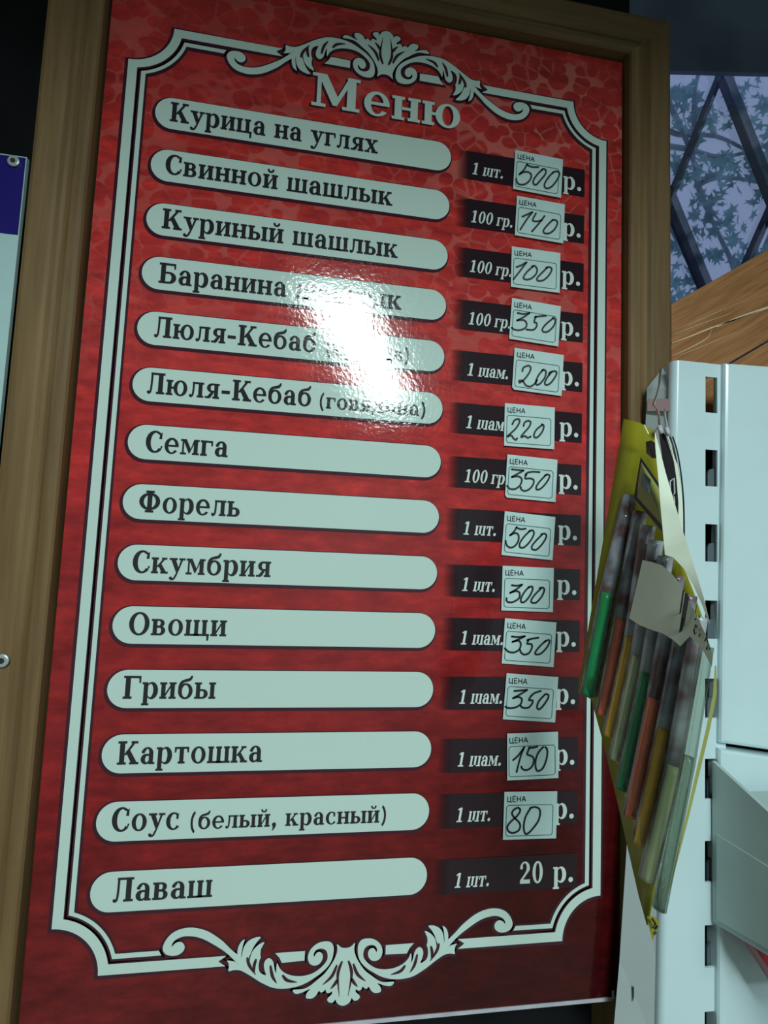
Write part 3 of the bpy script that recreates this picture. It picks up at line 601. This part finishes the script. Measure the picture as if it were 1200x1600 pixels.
def pill(y, h, x0=-.4437, x1=.1470):
    r_ = h * .98
    return arc(x0 + r_, y, r_, 90, 270) + arc(x1 - r_, y, r_, -90, 90)
def sm(p, y0): return p
# dish strips and their lettering: (text, x0, x1, capital height) pieces per row
DISH = [[('Курица на углях', -.4155, -.0085, .0392)], [('Свинной шашлык', -.4165, .0265, .0392)], [('Куриный шашлык', -.4145, .0420, .0392)],
        [('Баранина шашлык', -.4125, .0540, .0392)], [('Люля-Кебаб', -.4125, -.1130, .0392), ('(курица)', -.0915, .0735, .0300)],
        [('Люля-Кебаб', -.4172, -.1165, .0392), ('(говядина)', -.0990, .1110, .0300)], [('Семга', -.4120, -.2655, .0392)],
        [('Форель', -.4150, -.2370, .0392)], [('Скумбрия', -.4178, -.1738, .0392)], [('Овощи', -.4155, -.2468, .0392)],
        [('Грибы', -.4165, -.2588, .0392)], [('Картошка', -.4172, -.1692, .0392)], [('Соус', -.4178, -.3060, .0392), ('(белый, красный)', -.2865, .0640, .0300)],
        [('Лаваш', -.4062, -.2418, .0392)]]
DISH_EN = ['chicken', 'pork kebab', 'chicken kebab', 'lamb kebab', 'first minced kebab', 'second minced kebab', 'salmon', 'trout', 'mackerel', 'vegetable', 'mushroom', 'potato', 'sauce', 'flatbread']
BASE = [.6795, .5715, .4615, .3535, .2480, .1395, .0295, -.0815, -.1915, -.3020, -.4135, -.5262, -.6385, -.7548]
for i, y in enumerate(rows):
    hh = .0327 if i < 9 else .0338
    a = Art(); p = pill(y, hh); a.loop(p); st_ = a.build('dish_strip', M['cream'], board, .0012)
    rimmed(p, .0080, (-.0020, -.0024))
    t = Art()
    for (s, x0, x1, cap) in DISH[i]:
        yy = BASE[i] + (0 if cap > .035 else -.001)
        text_art(s, x0, x1, yy, cap, art=t)
    t.build('dish_lettering', M['ink'], st_, .0019)
# title
ti = text_art('Меню', -.1475, .1632, .7625, .0710, track=40)
ti.build('title_lettering', M['cream'], board, .0012)
rim.merge(ti, lambda x, y: (x - .0045, y - .003))
rim.build('printed_outline', M['rim'], board, .0005)
# quantity boxes
QB = [.6668, .5604, .4517, .3390, .2308, .1214, .0110, -.0945, -.2060, -.3102, -.4236, -.5414, -.6441, -.7632]
QT = ['1 шт.', '100 гр.', '100 гр.', '100 гр.', '1 шам.', '1 шам.', '100 гр.', '1 шт.', '1 шт.', '1 шам.', '1 шам.', '1 шам.', '1 шт.', '1 шт.']
QX = {'1 шт.': .0670, '100 гр.': .0900, '1 шам.': .0865}
for i, y in enumerate(QB):
    a = Art(); yc = y + .0198
    a.loop([(.155, yc - .0315), (.4495, yc - .0315), (.4495, yc + .0315), (.155, yc + .0315)])
    bx = a.build('quantity_box', M['box'], board, .0010)
    x0 = .1940 + (i * .00055)
    text_art(QT[i], x0, x0 + QX[QT[i]], y, .0262, slant=.16, track=30, bold=.012).build('quantity_lettering', M['light'], bx, .0019)
    text_art('р.', .3995, .4405, y - .0005, .0395).build('currency_lettering', M['light'], bx, .0019)
    if i == 13: text_art('20', .3315, .3775, y + .0008, .0395).build('price_lettering', M['light'], bx, .0019)

# ---------------------------------------------------------------- price tags stuck on the board
PRICE = [500, 140, 100, 350, 200, 220, 350, 500, 300, 350, 350, 150, 80]
ORD = ['chicken on coals, topmost row', 'pork kebab', 'chicken kebab', 'lamb kebab', 'the upper minced kebab', 'the lower minced kebab', 'salmon', 'trout', 'mackerel', 'vegetables', 'mushrooms', 'potatoes', 'sauces']
for i, (cx, cy, ang, strokes) in enumerate(TAGS):
    cx /= 1e4; cy /= 1e4; a = math.radians(ang); ca, sa = math.cos(a), math.sin(a)
    t = thing('price_tag', W(cx, cy, .0016), 'white price tag handwritten %d in the row for %s' % (PRICE[i], ORD[i]), 'price tag', 'handwritten price tags on the menu board')
    f = lambda x, y, z: W(cx + x * ca - y * sa, cy + x * sa + y * ca, z)
    w, h = .0546, .0443
    if i == 11: w = .053
    out = [(-w, -h), (w, -h), (w, h), (-w, h)]
    if i in (4, 6): out = [(-w + .004, -h), (w, -h), (w, h), (-w, h), (-w, -h + .005)]
    fr_ = [f(x, y, .0048) for x, y in out]; bk_ = [f(x, y, .0040) for x, y in out]
    MB().prism(fr_, bk_).build('paper', M['paper'], t)
    x0, x1, y0, y1, c = -.0495, .0462, -.0375, .0195, .0035
    rr = [(x0 + c, y0), (x1 - c, y0), (x1, y0 + c), (x1, y1 - c), (x1 - c, y1), (x0 + c, y1), (x0, y1 - c), (x0, y0 + c)]
    Art().stroke(rr, .0013, True).build('printed_frame', M['tagline'], t, .0053, f)
    hd = Art(); pen = 0
    for ch in 'ЦЕНА':
        for st_ in SN[ch][0]:
            hd.stroke([(-.0488 + (pen + x) * 1.55e-5, .0262 + y * 1.35e-5) for x, y in st_], .0019, False, False)
        pen += SN[ch][1] + 90
    hd.build('heading', M['tagink'], t, .0053, f)
    hp = Art()
    for st_ in strokes:
        hp.stroke(smooth_path(DN(st_), 5), .0037)
    hp.build('handwritten_price', M['marker'], t, .0058, f)

# ---------------------------------------------------------------- wooden frame round the board

PROF = [(0.0, -.10), (0.0, .017), (.003, .021), (.010, .024), (.022, .024), (.028, .021), (.034, .0195), (.040, .022), (.046, .027), (.052, .029), (.086, .030), (.092, .027), (.094, .022), (.094, -.10)]
xi, yt_, yb_ = BX + .006, BY1 + .006, BY0 - .012
fr = MB().bbox(-BX - .03, BX + .03, BY0 + .03, BY1 + .03, -.10, -.03).build('frame', M['frame'], board)
fr['label'] = 'olive brown wooden frame with grooved moulding'
def rail(name, p0, p1, n, m, miter0, miter1, wscale=1.0, dz=0.0):
    # profile runs outwards along n from the inner edge line p0-p1 (board units)
    p0 = Vector(p0); p1 = Vector(p1); n = Vector(n); d = (p1 - p0).normalized()
    r0 = [p0 + n * u * wscale - d * u * miter0 for u, z in PROF]; r1 = [p1 + n * u * wscale + d * u * miter1 for u, z in PROF]
    a = [W(p.x, p.y, z if z < -.05 and not dz else (z - .10 if z < -.05 else z + dz)) for p, (u, z) in zip(r0, PROF)]; b_ = [W(p.x, p.y, z if z < -.05 and not dz else (z - .10 if z < -.05 else z + dz)) for p, (u, z) in zip(r1, PROF)]
    return MB().prism(a, b_).build(name, m, fr)
rail('stile', (-xi, yb_ - .16), (-xi, yt_), (-1, 0), M['frame'], 0, 1)
rail('stile', (xi, yt_), (xi, yb_ - .16), (1, 0), M['frame'], 1, 0)
rail('rail', (-xi, yt_), (xi, yt_), (0, 1), M['frame_h'], 1, 1, .92)
rail('rail', (xi, yb_), (-xi, yb_), (0, -1), M['frame_h'], 0, 0, 1.6, -.13)
def screw(c, parent, r_):
    mb = MB().lathe(c, (0, -1, 0), [(-.0005, r_ * .9), (.0006, r_), (.0011, r_ * .97), (.0014, r_ * .8)])
    k = len(mb.f); mb.lathe(c + Vector((0, -.0012, 0)), (0, -1, 0), [(0, r_ * .46), (.0005, r_ * .46)], 6)
    o = mb.build('screw', M['screw'], parent); o.data.materials.append(M['socket'])
    for p in o.data.polygons[k:]: p.material_index = 1
screw(at(4, 1032, .0315), fr, .0040)

# ---------------------------------------------------------------- white and blue sign at the left edge
sg = thing('wall_sign', W(-.90, .1, .03), 'white sign with a blue top band screwed to the dark wall, left edge', 'sign')
ex = -.6440
lt_, rt_ = .60, .545
b1, b0 = .417, .472
def sheet(pts, z0, z1): return MB().prism([W(x, y, z1) for x, y in pts], [W(x, y, z0) for x, y in pts])
sheet([(-1.15, -.95), (ex, -.95), (ex, .5449), (-1.15, .545 + .0)], .020, .0285).build('sign_board', M['sign_w'], sg)
sheet([(-1.15, .3975), (ex - .0015, .3975), (ex - .0015, .5425), (-1.15, .5425)], .0285, .0292).build('blue_band', M['sign_b'], sg)
screw(at(22, 253, .030), sg, .0036)
for k in (-.7, .4): MB().bbox(-1.0, -.70, k - .02, k + .02, -.10, .020).build('batten', M['dark'], sg)

# ---------------------------------------------------------------- white display rack at the right
ZR = .10
rk = thing('display_rack', W(.66, 0, ZR), 'white slotted steel rack upright beside the right edge of the menu', 'rack')
rack_rot = .0105
XS0, XS1, PITCH, SH = .6552, .6815, .1468, .0725
slots = [(.238 - PITCH * k - SH, .238 - PITCH * k) for k in range(10)]
def shear(b_):                                                # the upright leans a little to the left at its foot
    for v in b_.v:
        left = v.x < S * .612                                 # its left edge leans a little more
        v.x += rack_rot * (v.z - (O.z + S * .24))
        if left: v.x += .0155 * (v.z - (O.z - S * .1))
    return b_
top_y, bot_y = .2655, -1.6
xb, xf = .566 + .0125, .6990
fm = MB(); th = .004
ys = [top_y]
for lo, hi in slots: ys += [hi, lo]
ys.append(bot_y)
fm.bbox(xb + .016, XS0, bot_y, top_y, ZR - th, ZR)
fm.bbox(XS1, xf, bot_y, top_y, ZR - th, ZR)
for i in range(0, len(ys), 2): fm.bbox(XS0, XS1, ys[i + 1], ys[i], ZR - th, ZR)
shear(fm).build('front_face', M['white'], rk)
bend = []
for k in range(9):
    a = k / 8 * PI / 2
    bend.append((xb + .016 - .0125 * math.sin(a), ZR - .0125 + .0125 * math.cos(a)))
bend.append((xb + .0035, ZR - .016))
bm_ = MB(); bm_.grid([[W(x, y, z) for x, z in bend] for y in (top_y, bot_y)]); shear(bm_).build('rounded_edge', M['white'], rk, True)
bk = MB(); bk.bbox(XS1 + .0125, XS1 + .0145, bot_y, top_y - .13, ZR - .05, ZR - .0045); bk.bbox(xb + .004, xf, bot_y, top_y - .17, ZR - .045, ZR - .04); shear(bk).build('channel_back', M['slotdark'], rk)
for k, (lo, hi) in enumerate(slots):
    if k in (0,): continue
    n = 8; cx_, cy_ = XS1 + .004, lo
    pts = [(XS1 + .004, lo - .004)] + [(XS0 + .012, lo - .004), (XS0 + .012, lo + .018)] + [(XS0 + .020 - .008 * math.cos(j / 6 * PI / 2), lo + .022 + .014 * math.sin(j / 6 * PI / 2)) for j in range(7)] + [(XS1 + .004, lo + .038)]
    tb = MB().prism([W(x, y, ZR - .008) for x, y in pts], [W(x, y, ZR - .012) for x, y in pts])
    shear(tb).build('slot_hook', M['slottab'], rk)
# side sheet with a chamfered top
lf = [(1036, 575, .055), (1011, 606, .04), (1003, 800, .04), (994, 1000, .04), (981, 1296, .04), (968, 1500, .04), (957, 1630, .04)]
rt = [(1050, 566, .084), (1049.5, 606, .084), (1043, 800, .084), (1037, 1000, .084), (1030, 1296, .084), (1026, 1500, .084), (1023, 1630, .084)]
sa = [at(*p) for p in lf]; sb = [at(*p) for p in rt]
side = MB(); bo = Vector((.003, .002, 0))
side.grid([sa, sb, [p + bo for p in sb], [p + bo for p in sa], sa]); side.build('side_sheet', M['side'], rk)['label'] = 'grey-white side sheet with chamfered top'
def on_side(px, py):                                          # point on the side sheet: depth follows the sheet's width
    f_ = lambda y: (1011 + (y - 606) * (981 - 1011) / 690.0, 1050 + (y - 566) * (1026 - 1050) / 934.0)
    a, b_ = f_(py); u = (px - a) / (b_ - a); return at(px, py, .04 + u * (ZR - .053)) + Vector((-.0012, -.0012, 0))
pk = [on_side(1012, 624), on_side(1048, 624), on_side(1048, 643), on_side(1012, 643)]  # pinkish reflection in the glossy sheet, painted as a flat strip
MB().prism(pk, [p + Vector((.0004, .0004, 0)) for p in pk]).build('pink_reflection', M['pink'], rk)
sl = [on_side(989, 1539), on_side(991, 1541), on_side(991, 1556), on_side(989.5, 1563)]
MB().prism(sl, [p + Vector((.0004, .0004, 0)) for p in sl]).build('slit', M['slotdark'], rk)

def panel(px, label, z=ZR + .012, depth=.03):
    v = [at(x, y, z) for x, y in px]
    c = sum(v, Vector()) / 4
    r_ = .005 * S * 2
    inn = []
    fl = [p + Vector((0, depth * S, 0)) for p in v]
    # slightly rounded rim: inset front face
    dx = Vector((.0022, 0, 0)); dz = Vector((0, 0, .0022)); dy = Vector((0, .0022, 0))
    sgn = [(1, -1), (-1, -1), (-1, 1), (1, 1)]
    f0 = [p + dx * a + dz * b_ for p, (a, b_) in zip(v, sgn)]
    f1 = [p + dx * a * .3 + dz * b_ * .3 + dy * .3 for p, (a, b_) in zip(v, sgn)]
    f2 = [p + dy for p in v]
    rings = [f0, f1, f2, fl]; vv = [p for g in rings for p in g]
    ff = [(0, 1, 2, 3)] + [(g * 4 + k, g * 4 + (k + 1) % 4, g * 4 + 4 + (k + 1) % 4, g * 4 + 4 + k) for g in range(3) for k in range(4)]
    t = obj('back_panel', vv, ff, M['white'], rk); t['label'] = label
    return t
panel([(1134, 566), (1420, 588), (1420, 1204), (1127, 1162)], 'upper white rack panel, level with the middle of the menu')
panel([(1126, 1171), (1420, 1214), (1420, 1745), (1124, 1690)], 'lower white rack panel behind the shelf bracket')

# shelf on brackets, coming towards the viewer
ZS = ZR + .004
bt = [at(1113, 1189, ZS), at(1113, 1440, ZS)]
X0 = (bt[0].x + bt[1].x) / 2
sh = thing('rack_shelf', Vector((X0, bt[0].y, bt[1].z)), 'grey-white metal shelf hooked into the rack slots, lower right corner', 'shelf')
yS, yE = -S * ZS, -S * .62
z_top, z_bot = bt[0].z, bt[1].z
z_srf = at(1150, 1230, ZR + .02).z
def vplate(x0, x1, prof): return MB().prism([(x0, y, z) for y, z in prof], [(x1, y, z) for y, z in prof])
def atx(px, py, X):                                            # pixel -> point on the vertical plane x = X (world)
    p = at(px, py, 0.0); c = cam_o.location; k = (X - c.x) / (p.x - c.x); return c + (p - c) * k
def plate(pts, x0, x1, name):
    v = [atx(x, y, X0) for x, y in pts]
    return MB().prism([Vector((x0, p.y, p.z)) for p in v], [Vector((x1, p.y, p.z)) for p in v]).build(name, M['shelfm'], sh)
plate([(1113, 1189), (1240, 1305), (1240, 1518), (1113, 1440)], X0, X0 + .0025, 'bracket')
plate([(1122, 1304), (1240, 1378), (1240, 1505), (1122, 1437)], X0 - .0010, X0, 'bracket_cover')
MB().box((X0 + .0026, yE, z_srf - .022), (X0 + .32, yS - .012, z_srf)).build('shelf_board', M['shelfm'], sh)
pa, pb_ = at(1183, 1486, .19), at(1230, 1560, .19)
und = z_srf - .022
pk_o = thing('red_package', (pa.x + .03, pa.y, pa.z), 'red package hanging under the shelf, bottom right corner', 'package')
MB().prism([(pa.x, pa.y, pa.z), (pb_.x, pa.y, pb_.z), (pb_.x + .03, pa.y, pb_.z), (pb_.x + .03, pa.y, und), (pa.x + .004, pa.y, und)],
           [(pa.x, pa.y + .012, pa.z), (pb_.x, pa.y + .012, pb_.z), (pb_.x + .03, pa.y + .012, pb_.z), (pb_.x + .03, pa.y + .012, und), (pa.x + .004, pa.y + .012, und)]).build('package_body', M['redpack'], pk_o)

# ---------------------------------------------------------------- wire hooks on the rack
def hook(px, z0, z1, label):
    n = len(px); pts = [at(x, y, z0 + (z1 - z0) * i / (n - 1)) for i, (x, y) in enumerate(px)]
    t = thing('wire_hook', pts[0], label, 'hook', 'wire hooks on the rack')
    MB().tube(smooth_path(pts, 4), .00075, 8).build('wire', M['steel'], t, True)
    MB().tube([pts[-1] + Vector((0, 0, .001)), pts[-1] + Vector((.0006, -.001, -.0035))], .0013, 8).build('wire_tip', M['edge'], t, True)
hook([(1032, 578), (1030, 602), (1026, 618), (1021, 633), (1027, 642), (1029, 650), (1030, 668)], .08, .27, 'bent wire hook holding the yellow blister pack, left one')
hook([(1039, 640), (1039, 652), (1041, 662), (1041, 671)], .10, .25, 'short straight wire hook close to the rack edge, right one')

# ---------------------------------------------------------------- hanging packs
def lerp(a, b_, t): return tuple(x + (y - x) * t for x, y in zip(a, b_))
topc = [(975, 655, .215), (1000, 661, .235), (1022, 673, .255), (1040, 772, .300), (1062, 870, .350), (1084, 925, .400), (1099, 968, .435)]
botc = [(903, 1081, .215), (925, 1093, .235), (945, 1165, .270), (965, 1248, .310), (985, 1335, .360), (1000, 1400, .400), (1013, 1446, .435)]
pack = thing('blister_pack', at(975, 660, .215), 'yellow blister pack of sticks with green, red and orange ends hanging beside the menu', 'blister pack')
rowsP = []
for k in range(11):
    t_ = k / 10
    rowsP.append([at(*lerp(a, b_, t_)) for a, b_ in zip(topc, botc)])
cd = MB(); cd.grid(rowsP)
card = cd.build('card', M['yellow'], pack, True)
so = card.modifiers.new('thick', 'SOLIDIFY'); so.thickness = .0006; so.offset = -1
# printed upper label of the card
ZC = .012
def skin(pts, name, m, parent, dz=.0, smooth=False):
    v = [at(x, y, z + dz) for x, y, z in pts]
    return MB().prism(v, [p + (p - cam_o.location).normalized() * .0006 for p in v]).build(name, m, parent, smooth)
skin([(1001, 714, .262), (1033, 760, .298), (1038, 835, .330), (990, 778, .262)], 'label_border', M['blackc'], pack, ZC)
skin([(1002, 722, .262), (1033, 768, .298), (1036, 822, .330), (994, 775, .262)], 'label_panel', M['yellow2'], pack, ZC + .004)
skin([(1004, 735, .262), (1017, 750, .29), (1015, 774, .31), (1000, 757, .262)], 'barcode', M['slottab'], pack, ZC + .008)
bc = Art()
skin([(1009, 690, .262), (1018, 688, .275), (1026, 694, .285), (1027, 716, .29), (1019, 716, .28), (1010, 708, .262)], 'hang_hole', M['blackc'], pack, ZC + .004)
skin([(1006, 664, .26), (1007, 663, .26), (1014, 677, .262), (1013, 679, .262)], 'crease', M['creamp'], pack, ZC)
# the sticks
STK = [((985, 775), (947, 932), (918, 1086)), ((1000, 800), (970, 972), (942, 1117)), ((1012, 822), (986, 1001), (953, 1150)), ((1025, 845), (996, 1031), (963, 1187)),
       ((1040, 870), (1010, 1058), (973, 1233)), ((1058, 900), (1021, 1098), (986, 1275)), ((1077, 930), (1036, 1145), (1000, 1318)), ((1093, 963), (1051, 1204), (1010, 1374)), ((1104, 1010), (1075, 1190), (1030, 1420))]
ENDS = ['green', 'red2', 'orange', 'pale', 'green', 'red2', 'orange', 'pale', None]
for i, (a, b_, c) in enumerate(STK):
    z0 = .245 + .028 * i
    p0, p1, p2 = at(*a, z0), at(*b_, z0 - .004), at(*c, z0 - .006)
    r_ = (.0040 - .00012 * i) if ENDS[i] else .0026
    ax = (p1 - p0).normalized()
    toward = (cam_o.location - p1).normalized() * r_ * .62
    body = MB().tube([p0, p0 + ax * .002, p0 + (p1 - p0) * .5, p1, p1 + (p2 - p1) * .5, p2], r_, 12)
    st_ = body.build('stick', M['grey'] if ENDS[i] else M['smoke'], pack, True)
    m_ = M['end_' + ENDS[i]] if ENDS[i] else M['smoke']
    ax2 = (p2 - p1).normalized()
    e = MB().tube([q_ + toward for q_ in (p1 - ax * .002, p1 + ax2 * .0015, p1 + (p2 - p1) * .5, p2 - ax2 * .002, p2)], r_ * .72, 12).build('stick_end', m_, st_, True)
    e['label'] = {'green': 'green end', 'red2': 'red end', 'orange': 'orange end', 'pale': 'pale yellow end', None: 'clear grey end'}[ENDS[i]]
# clear shell over the sticks
shl = []
for j in range(15):
    t_ = j / 14; row = []
    for i in range(9):
        (ax_, ay_), (mx_, my_), (cx_, cy_) = STK[i]; z0 = .245 + .028 * i
        x, y = (lerp((ax_, ay_), (mx_, my_), t_ * 2) if t_ < .5 else lerp((mx_, my_), (cx_, cy_), t_ * 2 - 1))
        bulge = .017 if 0 < j < 14 else .004
        row.append(at(x, y, z0 + bulge)); 
        if i < 8:
            (bx_, by_), (nx_, ny_), (dx_, dy_) = STK[i + 1]
            x2, y2 = (lerp((bx_, by_), (nx_, ny_), t_ * 2) if t_ < .5 else lerp((nx_, ny_), (dx_, dy_), t_ * 2 - 1))
            row.append(at((x + x2) / 2, (y + y2) / 2, z0 + .014 + bulge - .010 * (1 if 0 < j < 14 else 0)))
    shl.append(row)
sh_o = MB(); sh_o.grid(shl); sh_o.build('clear_shell', M['clear'], pack, True)
# clear flange at the right, as far as the bottom tip
fl_ = MB(); fl_.grid([[at(1106, 1010, .475), at(1116, 1010, .47)], [at(1100, 1100, .475), at(1113, 1090, .47)], [at(1070, 1235, .475), at(1086, 1215, .47)], [at(1045, 1345, .47), at(1058, 1325, .465)], [at(1024, 1440, .46), at(1036, 1425, .455)]])
fl_.build('clear_flange', M['clear'], pack, True)
skin([(1011, 1432, .46), (1022, 1432, .462), (1030, 1440, .462), (1028, 1452, .46), (1019, 1470, .455)], 'card_tip', M['yellow'], pack, .004)
sc_ = Art()
for pp in ([(1019, 1436), (1024, 1443), (1020, 1450)], [(1023, 1452), (1027, 1446)], [(1021, 1460), (1025, 1456)]):
    MB().tube([at(x, y, .470) for x, y in pp], .0004, 6).build('printed_mark', M['blackc'], pack)
# cream price strip wrapped across the sticks
up_ = [(1004, 875), (1018, 878), (1034, 883), (1050, 897), (1064, 914), (1078, 940), (1092, 968), (1106, 1000), (1114, 1025)]
lo_ = [(983, 966), (1000, 977), (1018, 984), (1036, 990), (1052, 1000), (1063, 1010), (1078, 994), (1097, 1013), (1112, 1042)]
ui = [2.0, 2.9, 3.8, 4.6, 5.3, 6.0, 7.0, 8.0, 8.5]; li = [1.7, 2.8, 3.8, 4.8, 5.5, 6.0, 6.6, 7.7, 8.3]
zi = lambda i: .245 + .028 * i + .034
mi = [(a + b_) / 2 for a, b_ in zip(ui, li)]
stp = MB(); stp.grid([[at(x, y, zi(i)) for (x, y), i in zip(r_, ix)] for r_, ix in ((up_, ui), ([lerp(a, b_, .5) for a, b_ in zip(up_, lo_)], mi), (lo_, li))])
price_strip = stp.build('price_strip', M['creamp'], pack, True); price_strip['label'] = 'cream paper strip with black printed lines'
def on_strip(x, y):
    best = min(range(9), key=lambda i: abs((up_[i][0] + lo_[i][0]) / 2 - x)); return at(x, y, zi(mi[best]) + .0045)
for a, b_, wd in (((1068, 922), (1057, 997), .0004), ((1073, 927), (1061, 1002), .0008), ((1076, 932), (1068, 978), .0004)):
    MB().tube([on_strip(*a), on_strip(*lerp(a, b_, .5)), on_strip(*b_)], wd * .7, 6).build('printed_line', M['blackc'], price_strip)
for pts in ([(1086, 966), (1087, 969)], [(1092, 962), (1093, 965)], [(1084, 986), (1087, 976), (1090, 986), (1087, 994), (1084, 986)], [(1089, 992), (1092, 982), (1094, 990), (1091, 996)], [(1101, 1002), (1104, 996), (1106, 1004)], [(1104, 1015), (1107, 1006), (1109, 1014)]):
    MB().tube([on_strip(*p) for p in pts], .0003, 6).build('printed_digit', M['blackc'], price_strip)

# second pack behind: black header, cream backing
pk2 = thing('card_pack', at(1035, 675, .30), 'black headed card pack with plain cream backing, hanging behind the yellow pack', 'card pack')
def curve_card(pts, name, m, z, thick, parent):
    v = [at(x, y, z + dz) for x, y, dz in pts]; b_ = [p + Vector((thick * .3, thick, 0)) for p in v]
    return MB().prism(v, b_).build(name, m, parent)
curve_card([(1023, 676, 0), (1028, 668, 0), (1034, 671, 0), (1041, 682, 0), (1048, 699, .005), (1053, 722, .01), (1057, 750, .015), (1060, 785, .02), (1060, 815, .025), (1055, 800, .025), (1045, 755, .02), (1035, 715, .01)], 'black_header', M['blackc'], .24, .002, pk2)
curve_card([(1041, 680, 0), (1050, 695, 0), (1058, 722, .005), (1064, 760, .01), (1067, 800, .015), (1067, 850, .02), (1062, 842, .02), (1058, 800, .02), (1055, 750, .012), (1050, 715, .006)], 'cream_edge', M['creamp'], .215, .0015, pk2)
for zz, dx in ((.228, 0), (.219, 4), (.212, 8)):
    MB().tube(smooth_path([at(x + dx, y, zz) for x, y in ((1043, 682), (1050, 705), (1056, 740), (1060, 785), (1061, 840))], 4), .0005, 6).build('header_edge_line', M['blackc'] if dx != 0 else M['creamp'], pk2)
mk = MB()
for pp in ([(1047, 752), (1053, 747), (1054, 770), (1050, 778), (1047, 768), (1047, 752)], [(1050, 778), (1053, 776), (1054, 786)]):
    mk.tube([at(x, y, .262) for x, y in pp], .00045, 6)
mk.build('printed_logo', M['edge'], pk2)
flap_l = [(1023, 676, .32), (1024, 700, .325), (1028, 740, .335), (1032, 790, .35), (1037, 845, .375), (1039, 867, .385), (1052, 871, .40), (1068, 888, .42), (1083, 914, .445), (1097, 945, .47), (1108, 975, .49)]
flap_r = [(1024, 677, .32), (1031, 702, .325), (1040, 738, .335), (1050, 772, .35), (1060, 806, .375), (1066, 826, .385), (1073, 848, .40), (1081, 874, .42), (1090, 902, .445), (1100, 935, .47), (1109, 972, .49)]
fb = MB(); fb.grid([[at(*p) for p in flap_l], [at(*p) for p in flap_r]]); fb.build('cream_backing', M['creamp'], pk2, True)
# its yellow card seen edge-on further right
pts = [(1118, 1040), (1117, 1085), (1106, 1140), (1092, 1200), (1076, 1268), (1062, 1325), (1046, 1390)]
wds = [2.5, 6, 6.5, 6, 5, 4, 1.5]
away = lambda x, y: (at(x, y, .44) - cam_o.location).normalized() * .015
ec = MB(); ec.prism([at(x - w_ / 2, y, .44) for (x, y), w_ in zip(pts, wds)] + [at(x + w_ / 2, y, .44) for (x, y), w_ in list(zip(pts, wds))[::-1]],
                    [at(x - w_ / 2, y, .44) + away(x, y) for (x, y), w_ in zip(pts, wds)] + [at(x + w_ / 2, y, .44) + away(x, y) for (x, y), w_ in list(zip(pts, wds))[::-1]])
ec.build('yellow_edge', M['yellow2'], pk2)
